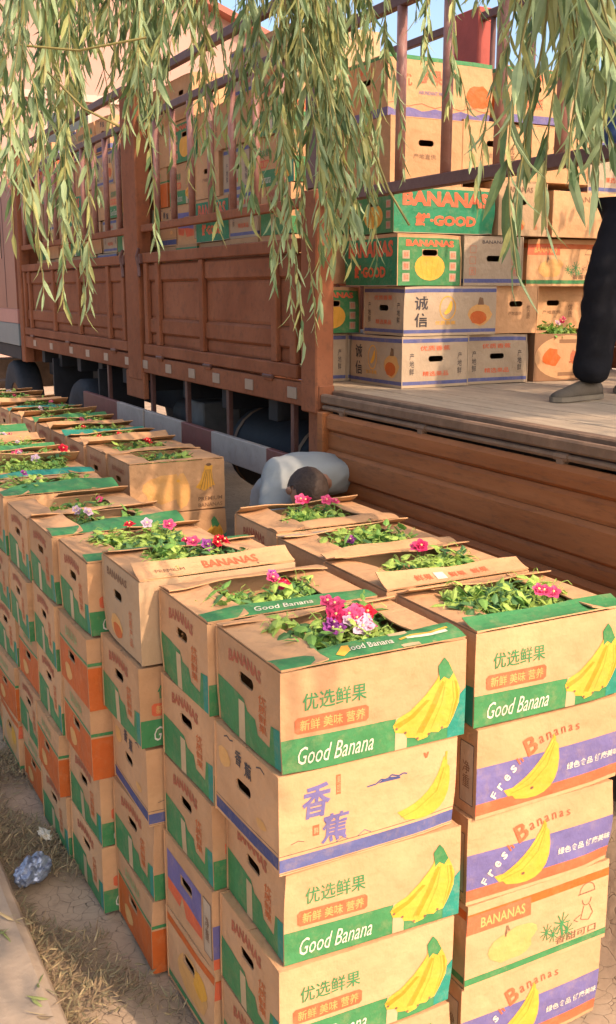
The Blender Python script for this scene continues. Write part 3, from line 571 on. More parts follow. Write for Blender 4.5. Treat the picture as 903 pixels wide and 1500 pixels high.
def stack(row, i, corner, kinds, skip=()):
    X, Y, Z = corner; h = Z / 5
    for l, kd in enumerate(kinds):
        if l in skip: continue
        r = random.Random(row * 1000 + i * 10 + l); jx = r.uniform(-.016, .016) if l else 0; jy = r.uniform(-.008, .008) if l else 0; rz = r.uniform(-.03, .03) if l else (0.0)
        z = Z - h * (l + 1)
        name = ('left row', 'right row', 'far row')[row]
        lab = f"{LOOK[kd]}, {level_word(l)}, {ORD[i]} stack of the {name}"
        if l == 0: lab = f"{LOOK[kd]}, flaps folded over flowers, {ORD[i]} stack of {name}"
        t = place_box(kd, lab, (X + L0 / 2 + jx, Y + W0 / 2 + jy, z), rz, H=h - .002, opened=(l == 0), group='banana boxes stacked on the ground', tilt=(r.uniform(-.006, .006), r.uniform(-.006, .006)) if l else (0, 0))
        if l == 0: TOPS[(row, i)] = (t, h - .002, Z)
BTXT = (.10, .42, .22, .62, 'Good Banana')
for i, (c, kd) in enumerate(LEFT): stack(0, i, c, kd)
for i, (c, kd) in enumerate(RIGHT): stack(1, i, c, kd)
for i, (c, kd) in enumerate(FAR): stack(2, i, c, kd)
def art_green_flap(F):
    F.text('Good Banana', .36, .30, .62, .62, 'white', 2, .008, .35)
    F.poly([(.30, .25), (.34, .50), (.37, .72), (.40, .66), (.385, .35), (.33, .1)], 'yellow', 2.5)
    F.line([(.66, .45), (.74, .60), (.84, .50), (.95, .62)], .004, 'yellow', 2); F.line([(.70, .50), (.82, .40), (.93, .45)], .006, 'white', 2)
    F.rect(.64, .0, .74, 1.0, 'tape', 3)
def art_bananas(F): F.text('BANANAS', .42, .25, .78, .75, 'coral', 2, .03); F.text('PREMIUM', .12, .3, .3, .5, 'brown', 2)
def art_boxes(F):
    for u in (.22, .46, .62): F.text('鲜果', u, .25, u + .12, .65, 'coral', 2, .02)
    F.rect(.36, .2, .43, .7, 'white', 1.5)
def dress(key, spec, seed, pl=None, wl=.125, wr=.125):
    t, h, Z = TOPS[key]
    flap(t, 'l', wl, R(random.Random(seed).uniform(-1, 3)), H=h, seed=seed, wave=.003); flap(t, 'r', wr, R(random.Random(seed + 1).uniform(-1, 3)), H=h, seed=seed + 1, wave=.003)
    for s in spec:
        flap(t, s['side'], s['d'], R(s['a']), H=h, m=s.get('m', 'card'), text=s.get('text'), seed=seed + 5 + ord(s['side']), wave=s.get('w', .006), trim=s.get('trim', (0, 0)), ang2=R(s['a2']) if 'a2' in s else None, tcol=s.get('tcol', 'white'), artfn=s.get('art'))
    if pl:
        row, i = key; nm = ('left row', 'right row', 'far right row')[row]
        plants((t.location.x + pl.get('dx', 0), t.location.y + pl.get('dy', 0), Z - .012 + pl.get('dz', 0)), 0, f"{pl['look']} in the {ORD[i]} box of the {nm}", seed, pl['c'], pl.get('n', 8), pl.get('area', (.14, .09)), light=pl.get('light', .6), spots=pl.get('spots'), big=pl.get('big', 1.0))
GB = (.28, .62, .2, .55, 'Good Banana')
dress((0, 0), [dict(side='f', d=.085, a=5, a2=14, m='green', art=art_green_flap, w=.003), dict(side='b', d=.05, a=4)], 11,
      dict(look='big pink, magenta and cream petunia cluster', c=['pink'], n=9, area=(.14, .09), dx=-.01, dy=.01, dz=.015, light=.5, big=1.15,
           spots=[('magenta', .0, -.01, .045), ('pink', .015, .02, .065), ('magenta', .03, .03, .06), ('purple', -.02, -.03, .03), ('purple', -.01, -.055, .022), ('purple', -.03, -.045, .02), ('pink', .06, -.01, .04), ('pink', .05, -.04, .035), ('pale', .085, -.03, .03), ('red', .105, .0, .035), ('pink', .035, -.02, .045), ('pink', .075, -.05, .02), ('pale', .055, -.06, .02), ('magenta', .09, .015, .04), ('pink', .0, .04, .07), ('pale', .02, -.04, .035)]), wl=.135, wr=.10)
dress((0, 1), [dict(side='f', d=.075, a=8, m='green', text=GB, w=.004), dict(side='b', d=.09, a=14, m='card', art=None)], 21,
      dict(look='bushy green seedlings with purple pink blooms', c=['pink'], n=9, area=(.14, .09), dz=.01, spots=[('pink', .03, -.02, .04), ('magenta', .035, -.05, .03), ('purple', .03, .02, .05), ('pink', .02, .0, .045), ('red', .045, -.035, .035)], light=.5))
dress((0, 2), [dict(side='f', d=.085, a=12, a2=18, m='card', art=art_bananas, w=.005), dict(side='b', d=.08, a=8, m='green')], 31,
      dict(look='crimson and violet blooms over lime leaves', c=['red'], n=8, dz=.02, spots=[('red', .06, -.03, .04), ('red', .09, -.02, .045), ('purple', .03, -.02, .035), ('pink', .0, .03, .04), ('magenta', -.02, .05, .04), ('red', .075, -.01, .05)], light=.9))
dress((0, 3), [dict(side='f', d=.06, a=6, m='green'), dict(side='b', d=.09, a=16, a2=22, m='teal', trim=(.0, .45))], 41,
      dict(look='feathery lime seedlings with one red bloom', c=['red'], n=10, dz=.03, spots=[('red', -.06, -.02, .06), ('pale', .02, .02, .05), ('pink', .10, .0, .04)], light=1.0))
dress((0, 4), [dict(side='f', d=.10, a=14, a2=20, m='green', w=.006), dict(side='b', d=.07, a=8)], 51,
      dict(look='white lilac blooms beside a pale stalk', c=['pale'], n=3, area=(.12, .06), dz=.02, spots=[('pale', -.12, .0, .05), ('pale', -.08, -.03, .04), ('pale', -.10, .03, .03)], light=.9))
dress((0, 5), [dict(side='f', d=.10, a=6, m='card'), dict(side='b', d=.10, a=16, m='green', trim=(0, .4))], 61, dict(look='sparse trailing leaves with a faded pink bloom', c=['pale'], n=4, light=.6, spots=[('pink', .10, .0, .03)]))
dress((0, 6), [dict(side='f', d=.11, a=10, a2=24, m='green', w=.01), dict(side='b', d=.08, a=10)], 71, dict(look='dark green seedlings with a mauve bloom', c=['purple'], n=8, dz=.03, light=.6, spots=[('purple', -.13, .0, .05)], area=(.16, .09)))
dress((0, 7), [dict(side='f', d=.10, a=12, m='teal'), dict(side='b', d=.12, a=20, a2=40, m='card')], 81, dict(look='dense seedlings with a large red bloom', c=['red'], n=9, dz=.04, light=.4, spots=[('red', .17, .04, .07), ('pale', .02, .03, .03)], area=(.16, .09)))
for k_ in range(8, 12): dress((0, k_), [dict(side='f', d=.1, a=8 + 5 * (k_ % 3), m=('card', 'green')[k_ % 2]), dict(side='b', d=.1, a=12, m='card')], 90 + k_ * 7, dict(look=('muted mauve seedlings', 'dull green seedlings', 'mixed pink seedlings', 'low pale seedlings')[k_ - 8], c=['pale', 'pink'], n=6, dz=.02, light=.3))
dress((1, 0), [dict(side='f', d=.07, a=6, m='green', w=.003), dict(side='b', d=.075, a=10, a2=16, m='card')], 101,
      dict(look='curly lime seedlings with a hot pink bloom', c=['pink'], n=15, area=(.15, .09), dz=.02, light=1.3, big=1.1, spots=[('pink', .06, -.085, .035), ('pink', .085, -.095, .03), ('pink', .045, -.075, .04)]))
dress((1, 1), [dict(side='f', d=.075, a=20, a2=12, m='card', art=art_boxes, w=.006), dict(side='b', d=.08, a=14, m='card')], 111,
      dict(look='broad green seedlings with one magenta bloom', c=['pink'], n=10, dz=.015, light=.6, spots=[('pink', .0, .05, .05), ('magenta', .01, .04, .055), ('pink', .015, .055, .05)]))
dress((1, 2), [dict(side='f', d=.06, a=24, m='card'), dict(side='b', d=.07, a=18, a2=10, m='pale')], 121, dict(look='thin grassy seedlings without blooms', c=['pink'], n=8, dz=.02, light=.3, spots=[('purple', -.08, -.02, .01)]))
dress((1, 3), [dict(side='f', d=.08, a=12, m='card'), dict(side='b', d=.07, a=20, m='card')], 131, dict(look='low seedlings with two rose blooms', c=['pink'], n=8, dz=.02, light=.4, spots=[('pink', -.05, .04, .06), ('magenta', -.03, .03, .055), ('pink', .06, .02, .05), ('pink', .09, .0, .045)]))
dress((2, 0), [dict(side='f', d=.05, a=2, m='card'), dict(side='b', d=.06, a=14, m='card')], 141, dict(look='mottled green and tan seedlings', c=['pale'], n=9, light=.5, spots=[('pale', .1, 0, .01)]))
dress((2, 1), [dict(side='f', d=.08, a=8, m='card'), dict(side='b', d=.08, a=16, m='card')], 151, dict(look='yellow green seedlings with a scarlet bloom', c=['red'], n=7, light=.8, spots=[('red', .04, .0, .045), ('red', .06, .02, .04)]))
fl = [['red'], ['pink', 'red'], ['pink', 'magenta'], ['pink'], ['pale'], ['pink'], ['pale'], ['magenta'], ['pale']]
fn = ['dark seedlings with crimson blooms', 'low seedlings with two pink blooms', 'scattered magenta and pink blooms', 'tangled green seedlings', 'sunlit pale seedlings', 'dim pink seedlings', 'distant pale seedlings', 'distant magenta seedlings', 'farthest pale seedlings']
for k_ in range(2, 11):
    dress((2, k_), [dict(side='f', d=.10, a=6 + 9 * (k_ % 3), m=('card', 'green', 'card', 'teal')[k_ % 4]), dict(side='b', d=.11, a=14 + 6 * (k_ % 2), m=('green', 'card')[k_ % 2])], 160 + k_ * 9, dict(look=fn[k_ - 2], c=fl[k_ - 2], n=6, dz=.02, light=.6))

# ------------------------------------------------------------------ the truck
TX = 2.5
tr = thing('cargo_truck', 'rusty red stake-sided lorry loaded with boxes, nearest side gate folded down', 'truck', (TX, 7, .4))
M0 = Matrix.Translation((-TX, -7, -.4))
def tp(name, m, x0, x1, y0, y1, z0, z1, bev=0.004, parent=None): return bxp(name, parent or tr, m, x0 - TX, x1 - TX, y0 - 7, y1 - 7, z0 - .4, z1 - .4, bev)
def tshape(name, mb, parent=None, smooth=False):
    mb.v = [(a - TX, b - 7, c - .4) for a, b, c in mb.v]; return mb.build(name, parent or tr, smooth)
FZ = 1.752
for i in range(12): tp('floor_plank', floorwood, 2.612 + i * .193, 2.799 + i * .193, 1.7, 11.4, FZ - .035, FZ + rnd.uniform(-.0015, .0015), .003)
tp('floor_edge', worn_steel, 2.545, 2.608, 1.7, 4.62, FZ - .04, FZ + .006, .006)
tp('floor_edge', truck_dark, 2.515, 2.543, 1.7, 4.62, FZ - .09, FZ - .035, .004)
tp('floor_edge', worn_steel, 2.475, 2.513, 1.7, 4.62, FZ - .055, FZ - .008, .008)
b = MB(); b.tube([(2.488, 1.7, FZ - .075), (2.488, 4.6, FZ - .075)], .013, worn_steel, 8); tshape('hinge_rod', b)
for y in (2.0, 2.8, 3.7, 4.4):
    b = MB(); b.tube([(2.486, y - .035, FZ - .075), (2.486, y + .035, FZ - .075)], .016, worn_steel, 8); b.box(2.472, 2.50, y - .02, y + .02, FZ - .12, FZ - .08, worn_steel, .003); tshape('hinge', b)
# side rail with reflectors
tp('side_rail', truck_paint, 2.468, 2.56, 4.62, 11.5, 1.662, 1.785, .006)
for y in (4.92, 5.48, 5.98, 6.40, 6.85, 7.35, 7.78, 8.35, 8.90, 9.45, 10.2, 10.9): tp('reflector', reflector, 2.462, 2.470, y - .055, y + .055, 1.695, 1.755, .001)
# hanging gate, folded down: ribbed boards
hg = obj('folded_side_gate', None, tr); hg.empty_display_size = .1; hg['label'] = 'orange brown ribbed side gate hanging open'
def ribbed(y0, y1, zs, x, out, m, parent, nm, per=None):
    for i in range(len(zs) - 1):
        z1, z0 = zs[i], zs[i + 1]; b = MB(); h = z1 - z0; o = out if i % 2 == 0 else out * .25; bv = min(.018, h * .25)
        pr = [(x, z0 + .001), (x - o, z0 + bv), (x - o, z1 - bv), (x, z1 - .001)]
        ny = 14; vs = []
        for j in range(ny + 1):
            y = y0 + (y1 - y0) * j / ny
            for px, pz in pr: vs.append((px + .004 * noise.noise(Vector((y * 1.3, pz * 3, i))), y, pz))
            vs.append((x + .012, y, z1 - .001)); vs.append((x + .012, y, z0 + .001))
        n6 = 6; fs = [(j * n6 + k_, (j + 1) * n6 + k_, (j + 1) * n6 + (k_ + 1) % n6, j * n6 + (k_ + 1) % n6) for j in range(ny) for k_ in range(n6)] + [tuple(range(n6)), tuple(ny * n6 + k_ for k_ in range(n6))[::-1]]
        b.add(vs, fs, m); tshape(nm, b, parent)
ribbed(1.72, 4.52, [1.655, 1.565, 1.475, 1.335, 1.265, 1.13, 1.03, .93], 2.475, .022, gate_paint, hg, 'gate_board')
tp('gate_end', gate_paint, 2.435, 2.50, 4.52, 4.58, .925, 1.66, .005, hg)
# closed gates
def gate(y0, y1, studs):
    gt = obj('side_gate', None, tr); gt.empty_display_size = .1
    tp('gate_rail', truck_paint, 2.462, 2.515, y0, y1, 2.455, 2.525, .006, gt); tp('gate_rail', truck_paint, 2.462, 2.515, y0, y1, 1.80, 1.875, .006, gt)
    for y in studs: tp('gate_stud', truck_paint, 2.466, 2.50, y - .035, y + .035, 1.877, 2.453, .005, gt)
    ribbed(y0 + .01, y1 - .01, [2.453, 2.32, 2.07, 1.95, 1.877], 2.505, .020, truck_paint, gt, 'gate_board')
    for y in (y0 + .35, (y0 + y1) / 2, y1 - .35):
        b = MB(); b.box(2.455, 2.468, y - .05, y + .05, 1.77, 1.815, truck_paint, .003); b.tube([(2.46, y - .06, 1.795), (2.46, y + .06, 1.795)], .012, truck_dark, 6); tshape('hinge', b, gt)
gate(4.86, 7.36, [4.92, 5.15, 6.22, 7.05, 7.3]); gate(7.76, 11.32, [7.85, 8.25, 9.15, 10.05, 11.05, 11.27])
# posts
tp('corner_post', truck_paint, 2.455, 2.56, 4.63, 4.80, 1.64, 2.75, .008); tp('corner_post', truck_dark, 2.47, 2.56, 4.65, 4.78, 2.752, 3.78, .008)
tp('middle_post', truck_paint, 2.452, 2.56, 7.40, 7.72, 1.60, 3.70, .008); tp('post_bracket', truck_paint, 2.458, 2.50, 7.38, 7.80, 1.46, 1.66, .006)
tp('corner_post', truck_paint, 2.455, 2.56, 11.36, 11.52, 1.5, 3.75, .008)
for y in (7.36, 7.75):
    b = MB(); b.tube([(2.45, y, 2.56), (2.435, y + .02, 2.50), (2.445, y, 2.42), (2.44, y - .02, 2.36)], .012, truck_dark, 6); b.box(2.44, 2.47, y - .03, y + .03, 2.45, 2.52, truck_dark, .004); tshape('latch', b)
# cage rails and bars
for (y0, y1) in ((1.8, 4.63), (4.80, 7.40), (7.72, 11.36)):
    tp('cage_rail', truck_dark if y0 < 2 else truck_paint, 2.478, 2.522, y0, y1, 2.675, 2.725, .005)
    tp('cage_rail', truck_dark, 2.482, 2.522, y0, y1, 3.425, 3.475, .005)
    if y0 > 2: tp('cage_rail', truck_dark, 2.482, 2.53, y0, y1, 3.675, 3.73, .005)
bar_m = mat('pinkish_worn_bar', (0.29, 0.135, 0.105), 0.45, 0.25, 6, 0.15, 40, wear=(0.40, 0.28, 0.24), wearamt=0.5)
b = MB(); b.tube([(0, 0, 2.722), (0, 0, 3.428)], .0225, bar_m, 12); bar_me = b.mesh('cage_bar', True)
y = 1.30
ys_ = [3.945 - .345 * i for i in range(6)] + [5.10 + .33 * i for i in range(7)] + [7.95 + .33 * i for i in range(11)]
for y in ys_:
    if abs(y - 4.6) < .15: continue
    obj('cage_bar', bar_me, tr, (2.502 - TX, y - 7, -.4))
tp('corner_post', truck_dark, 2.47, 2.56, 1.7, 1.8, FZ, 3.75, .008)
# far side cage
for (z0, z1) in ((4.2, 4.26), (3.45, 3.5), (2.7, 2.75)): tp('cage_rail', truck_dark, 4.88, 4.93, 1.7, 11.4, z0, z1, .005)
b = MB(); b.tube([(0, 0, 1.75), (0, 0, 4.2)], .02, truck_dark, 8); fb = b.mesh('cage_bar', True)
for i in range(21): obj('cage_bar', fb, tr, (4.905 - TX, 1.9 + .46 * i - 7, -.4))
tp('middle_post', mat('deep_red_post', (.33, .06, .04), .6, .2, 5), 4.86, 4.98, 6.62, 6.98, 1.75, 4.3, .008)
ribbed(1.7, 11.4, [2.5, 2.3, 2.1, 1.9, 1.76], 4.92, .02, truck_paint, tr, 'far_side_board')
tp('front_wall', truck_paint, 2.56, 4.9, 11.40, 11.46, 1.5, 3.6)
# chassis
for x in (3.15, 4.1): tp('chassis_beam', under, x, x + .12, 1.8, 13.2, 1.22, 1.50, .005)
for i in range(14): tp('cross_member', under, 2.56, 4.9, 1.8 + .7 * i, 1.92 + .7 * i, 1.52, 1.71, .004)
wheel = MB(); wheel.lathe([(.26, -.11), (.40, -.14), (.50, -.13), (.525, -.09), (.525, .09), (.50, .13), (.40, .14), (.26, .11), (.26, -.11)], (0, 0, 0), (1, 0, 0), rubber, 32)
wt = wheel.mesh('tyre', True)
rim = MB(); rim.lathe([(.262, -.10), (.25, -.09), (.2, -.02), (.10, -.01), (.09, -.06), (.0, -.06)], (0, 0, 0), (1, 0, 0), worn_steel, 24); rim.lathe([(.262, .1), (.2, .06), (0, .06)], (0, 0, 0), (1, 0, 0), worn_steel, 24)
for k_ in range(8): a = k_ * .785; rim.tube([(-.03, .16 * math.cos(a), .16 * math.sin(a)), (-.005, .16 * math.cos(a), .16 * math.sin(a))], .012, under, 6)
rm = rim.mesh('rim', True)
for (x, y) in ((2.68, 9.55), (2.68, 12.55), (2.68, 3.9), (2.68, 2.7), (4.75, 9.55), (4.75, 12.55), (4.75, 3.9), (4.75, 2.7)):
    ob = obj('wheel', None, tr, (x - TX, y - 7, .525)); obj('tyre', wt, ob); obj('rim', rm, ob)
# things slung under the bed
b = MB(); b.lathe([(0, -.55), (.26, -.55), (.28, -.53), (.28, .53), (.26, .55), (0, .55)], (2.95, 5.75, 1.22), (0, 1, 0), under, 24); tshape('fuel_tank', b, smooth=True)
for y in (5.3, 6.2): b = MB(); b.lathe([(.285, -.02), (.285, .02)], (2.95, y, 1.22), (0, 1, 0), worn_steel, 24); tshape('tank_strap', b)
b = MB(); b.lathe([(0, -.3), (.12, -.28), (.14, 0), (.12, .28), (0, .3)], (2.8, 7.1, 1.35), (0, 1, 0), under, 16); tshape('air_tank', b, smooth=True)
tp('battery_box', mat('dull_grey_steel', (.10, .095, .09), .6, .3, 6, .2), 2.62, 2.9, 6.6, 6.9, 1.15, 1.5, .01)
tp('mudguard', truck_paint, 2.50, 2.80, 4.66, 4.80, 1.22, 1.655, .008); tp('mudguard', under, 2.5, 2.9, 8.7, 8.74, 1.0, 1.6, .004); tp('mudguard', under, 2.5, 2.9, 10.3, 10.34, 1.0, 1.6, .004)
for (y, z0) in ((8.45, 1.38), (7.35, 1.38), (6.62, 1.38), (5.9, 1.38), (5.0, 1.38)): tp('guard_hanger', truck_dark, 2.505, 2.535, y - .02, y + .02, z0 - .1, 1.66, .003)
for (y0, y1, mm) in ((4.82, 5.25, red_band), (5.25, 6.08, white_band), (6.08, 6.62, red_band), (6.62, 7.40, white_band), (7.44, 8.1, white_band), (8.1, 9.1, red_band)):
    z0 = 1.215; tp('guard_rail', mm, 2.462, 2.50, y0 + .001, y1 - .001, z0, z0 + .165, .004)
# cab
cabp = mat('faded_cab_paint', (0.27, 0.10, 0.06), 0.45, 0.1, 2, 0.05); cabpink = mat('faded_pink_stripe', (0.42, 0.19, 0.15), 0.5, 0.1, 3, 0.05); cabblue = mat('grey_blue_stripe', (0.16, 0.19, 0.19), 0.5, 0.1, 3, 0.05)
cab = obj('cab', None, tr); cab.empty_display_size = .1
b = MB(); prof = [(11.68, 2.06), (11.68, 3.25), (11.9, 3.45), (13.2, 3.45), (13.75, 2.9), (13.9, 2.4), (13.9, 2.06)]
def extr(b, prof, x0, x1, m):
    n = len(prof); b.add([(x, y, z) for x in (x0, x1) for y, z in prof], [tuple(range(n)), tuple(range(2 * n - 1, n - 1, -1))] + [(i, n + i, n + (i + 1) % n, (i + 1) % n) for i in range(n)], m)
extr(b, prof, 2.47, 4.9, cabp); tshape('cab_body', b, cab)
tp('cab_stripe', cabpink, 2.465, 4.905, 11.67, 13.91, 1.905, 2.058, .004, cab); tp('cab_stripe', cabblue, 2.468, 4.90, 11.67, 13.91, 1.66, 1.903, .004, cab)
tp('side_window', glass, 2.462, 2.475, 12.35, 13.35, 2.62, 3.2, .003, cab); tp('windscreen', glass, 2.6, 4.8, 13.80, 13.93, 2.45, 2.95, .003, cab)
tp('door_seam', truck_dark, 2.466, 2.474, 12.2, 12.22, 2.07, 3.3, .001, cab); tp('step', worn_steel, 2.5, 2.8, 13.2, 13.6, 1.1, 1.15, .005, cab)
tp('mudguard', under, 2.5, 4.9, 11.75, 13.3, 1.5, 1.655, .01, cab); tp('bumper', worn_steel, 2.5, 4.9, 13.85, 14.0, 1.0, 1.4, .02, cab)

# ------------------------------------------------------------------ cargo in the open bay (front faces near y 4.56)
def cargo(kind, label, x, y, z, L=L0, W=W0, H=.272, end=False, rz=0.0, **kw):
    """x,y = front left corner of the side that faces -y; end: the short side faces -y"""
    if end: return place_box(kind, label, (x + W / 2, y + L / 2, z), R(90) + rz, L=L, W=W, H=H, group='boxes loaded in the truck', **kw)
    return place_box(kind, label, (x + L / 2, y + W / 2, z), rz, L=L, W=W, H=H, group='boxes loaded in the truck', **kw)
z0 = FZ + .003; z1 = z0 + .272; z2 = z1 + .258; z3 = z2 + .268; z4 = z3 + .245; z5 = z4 + .335
Y0 = 4.56
cargo('T', 'pale blue-edged box with hand hole, bottom layer at front corner', 2.93, Y0, z0, W=.425, H=.270, end=True)
cargo('T', 'pale blue-edged box, bottom layer, between the corner box and the oval box', 3.365, Y0 + .03, z0, W=.425, H=.270, end=True, rz=-.02)
ov = cargo('V', 'dark brown box with orange oval, flowers on top, beside the standing man', 3.83, Y0 + .02, z0, L=.48, W=.40, H=.268, rz=-.03)
cargo('T', 'pale blue-edged box behind the corner box, bottom layer next the pillar', 2.92, Y0 + .56, z0, W=.425, H=.270, end=True)
cargo('T', 'pale blue-edged box with large black characters, second layer', 2.935, Y0 + .01, z1, L=.60, H=.256)
cargo('T', 'pale box sliver just right of the pillar, bottom layer', 2.585, Y0 + .56, z0, W=.33, H=.270, end=True)
cargo('E', 'green box end with bananas just right of the pillar, second layer', 2.62, Y0 + .52, z1, W=.36, H=.256, end=True)
cargo('N', 'plain tan box right of the black-character box, second layer', 3.56, Y0 + .05, z1, W=.30, H=.262, end=True)
cargo('N', 'plain tan box with hand hole behind the flowers, second layer', 3.90, Y0 + .22, z1, W=.44, H=.262, end=True)
cargo('E', 'bright green box with yellow banana disc and white squares, third layer', 2.90, Y0 + .02, z2, H=.266, end=True)
cargo('W', 'whitish box with navy base stripe beside the green disc box', 3.32, Y0 + .03, z2, W=.40, H=.262, end=True)
cargo('B', 'shaded tan box with green base, third layer behind the willow', 3.82, Y0 + .12, z2, H=.262)
cargo('E', 'green box with large coral lettering, fourth layer', 2.90, Y0 + .06, z3, L=.64, H=.243)
cargo('K', 'pale grey box with edge-on hand hole, fourth layer', 3.56, Y0 + .05, z3, W=.34, H=.29, end=True)
cargo('N', 'sunlit tan box behind the willow leaves, fourth layer', 3.93, Y0 + .05, z3, L=.60, H=.25)
cargo('N', 'sunlit tall tan box with hand hole, fifth layer at left', 2.90, Y0 + .10, z4, W=.45, H=.333, end=True)
cargo('N', 'sunlit tall tan box, fifth layer in the middle', 3.36, Y0 + .12, z4 + .047, W=.42, H=.30, end=True)
cargo('N', 'sunlit tan box right of the middle pair, fifth layer', 3.80, Y0 + .10, z4 + .047, W=.42, H=.30, end=True)
cargo('T', 'blue-striped box behind the willow leaves, fifth layer', 4.26, Y0 + .15, z4 + .007, W=.42, H=.30, end=True)
cargo('S', 'top layer box with wavy violet base and orange print', 2.90, Y0 + .14, z5, L=.66, H=.30)
cargo('S', 'top layer box with hand hole and violet base', 3.62, Y0 + .10, z5 + .015, W=.42, H=.285, end=True)
cargo('K', 'pale box under the top rail, top layer at right', 4.10, Y0 + .16, z5 + .015, W=.42, H=.285, end=True)
for s in 'lr': flap(ov, s, .08, R(4), L=.48, W=.40, H=.268, seed=ord(s), wave=.002)
plants((4.03, Y0 + .12, z1 + .015), 0, 'small pink flowers resting on the orange oval box in the truck', 501, ['pink'], 6, (.11, .03), light=.5, spots=[('pink', .03, -.03, .05), ('pink', .06, -.02, .06), ('magenta', .045, -.03, .04), ('pale', .01, -.03, .035)], group='seedlings packed in the open boxes')
# cargo behind the bars, seen between gate top and cage (upper layers) and the layers that carry them
seq = 'NEGTNKNGFNETGNOXNFKTNNGEXT'
PL = ['first', 'second', 'third', 'fourth', 'fifth', 'sixth', 'seventh', 'eighth', 'ninth', 'tenth', 'eleventh', 'twelfth', 'thirteenth', 'fourteenth', 'fifteenth']
zz = [z0 + .272 * i for i in range(7)]
LK = dict(LOOK); LK.update({'T': 'pale blue-edged box', 'E': 'green box', 'S': 'violet-based box'})
LW = ['floor layer', 'second layer', 'third layer', 'layer at gate top', 'layer above the gate', 'layer behind the bars', 'topmost layer']
k_ = 0
for l in range(7):
    y = 5.22; c = 0
    if l < 2: continue
    while y < 11.0:
        kd = seq[(k_ * 7 + l * 3) % len(seq)]; long_ = ((k_ + l) % 3 == 0); hh = .270
        rr = random.Random(k_ + 99)
        if not (l == 6 and c % 4 == 2):
            if long_: place_box(kd, f"{LK[kd]}, {PL[c]} back from the pillar, {LW[l]}", (2.60 + W0 / 2 + rr.uniform(0, .03), y + L0 / 2, zz[l]), R(-90), H=hh, group='boxes behind the truck side')
            else: place_box(kd, f"{LK[kd]}, {PL[c]} back from the pillar, {LW[l]}", (2.60 + L0 / 2 + rr.uniform(0, .03), y + W0 / 2, zz[l]), 0, H=hh, group='boxes behind the truck side')
        y += (L0 if long_ else W0) + rr.uniform(.008, .03); k_ += 1; c += 1
LOWER = [(y_, l) for l in range(2) for y_ in (5.75, 6.7, 7.6, 8.6, 9.6, 10.6)]
for q, (y_, l) in enumerate(LOWER):
    kd = 'N'; place_box(kd, f"plain brown box low behind the closed gate, {PL[q % 6]} pile, {LW[l]}", (2.60 + L0 / 2, y_ + .2, zz[l]), 0, H=.27, group='boxes behind the truck side')

# ------------------------------------------------------------------ people
shirt_m = mat('grey_blue_cotton', (0.27, 0.28, 0.27), 0.9, 0.08, 6, 0.5, 14)
trouser_m = mat('navy_cotton', (0.013, 0.013, 0.016), 0.95, 0.2, 7, 0.6, 12, wear=(0.06, 0.055, 0.05), wearamt=0.10, spec=.1)
skin_m = mat('tan_skin', (0.34, 0.17, 0.105), 0.55, 0.1, 10, 0.1); hair_m = mat('dark_hair', (0.045, 0.028, 0.02), 0.7, 0.3, 30, 0.6, 90)
shoe_m = mat('taupe_canvas', (0.10, 0.08, 0.06), 0.9, 0.15, 12, 0.3, 60); sole_m = mat('shoe_sole', (0.17, 0.14, 0.105), 0.8, 0.15, 12, 0.1)
def skin(name, nodes, edges, m, parent, root=0, sub=2, wrinkle=0.0):
    """nodes: [(x,y,z,rx,ry)]"""
    me = bpy.data.meshes.new(name); me.from_pydata([n[:3] for n in nodes], edges, []); o = bpy.data.objects.new(name, me); C.objects.link(o)
    md = o.modifiers.new('s', 'SKIN'); md.use_smooth_shade = True; md.branch_smoothing = .6
    if not me.skin_vertices: bpy.context.view_layer.update()
    for i, n in enumerate(nodes):
        sv = me.skin_vertices[0].data[i]; sv.radius = (n[3], n[4] if len(n) > 4 else n[3]); sv.use_root = (i == root)
    sub = sub + (1 if wrinkle else 0); sm = o.modifiers.new('u', 'SUBSURF'); sm.levels = sub; sm.render_levels = sub
    dg = bpy.context.evaluated_depsgraph_get(); me2 = bpy.data.meshes.new_from_object(o.evaluated_get(dg))
    bpy.data.objects.remove(o); bpy.data.meshes.remove(me)
    if wrinkle:
        for v in me2.vertices:
            p = v.co; v.co = p + v.normal * wrinkle * (noise.noise(Vector((p.x * 7, p.y * 7, p.z * 16))) + .8 * (.3 - abs(noise.noise(Vector((p.x * 9 + p.z * 6, p.y * 9, p.z * 22 - p.x * 8))))) + .4 * noise.noise(Vector((p.x * 26, p.y * 26, p.z * 40))))
    me2.materials.clear(); me2.materials.append(m)
    for p in me2.polygons: p.material_index = 0; p.use_smooth = True
    me2.name = name; return obj(name, me2, parent)
def hand_nodes(N, E, wrist_i, wrist, d, side, nrm, s=1.0):
    d = Vector(d).normalized(); side = Vector(side).normalized(); nrm = Vector(nrm).normalized(); w_ = Vector(wrist)
    palm = len(N); N.append((*(w_ + d * .045 * s), .024 * s, .015 * s)); E.append((wrist_i, palm)); p2 = len(N); N.append((*(w_ + d * .085 * s), .026 * s, .014 * s)); E.append((palm, p2))
    for k_, (off, L) in enumerate(((-.030, .062), (-.010, .075), (.011, .070), (.030, .055))):
        a = w_ + d * .098 * s + side * off * s; i0 = len(N); N.append((*a, .009 * s)); E.append((p2, i0)); q = a
        for j in range(3):
            dd = (d * math.cos(.35 * (j + 1)) + nrm * math.sin(.35 * (j + 1))); q = q + dd * (L / 3 * s); N.append((*q, (.0088 - .0008 * j) * s)); E.append((len(N) - 2, len(N) - 1))
    a = w_ + d * .035 * s - side * .032 * s; i0 = len(N); N.append((*a, .012 * s)); E.append((palm, i0)); q = a
    for j in range(2): q = q + (d * .8 - side * .6 + nrm * .3 * j).normalized() * .032 * s; N.append((*q, (.010 - .001 * j) * s)); E.append((len(N) - 2, len(N) - 1))
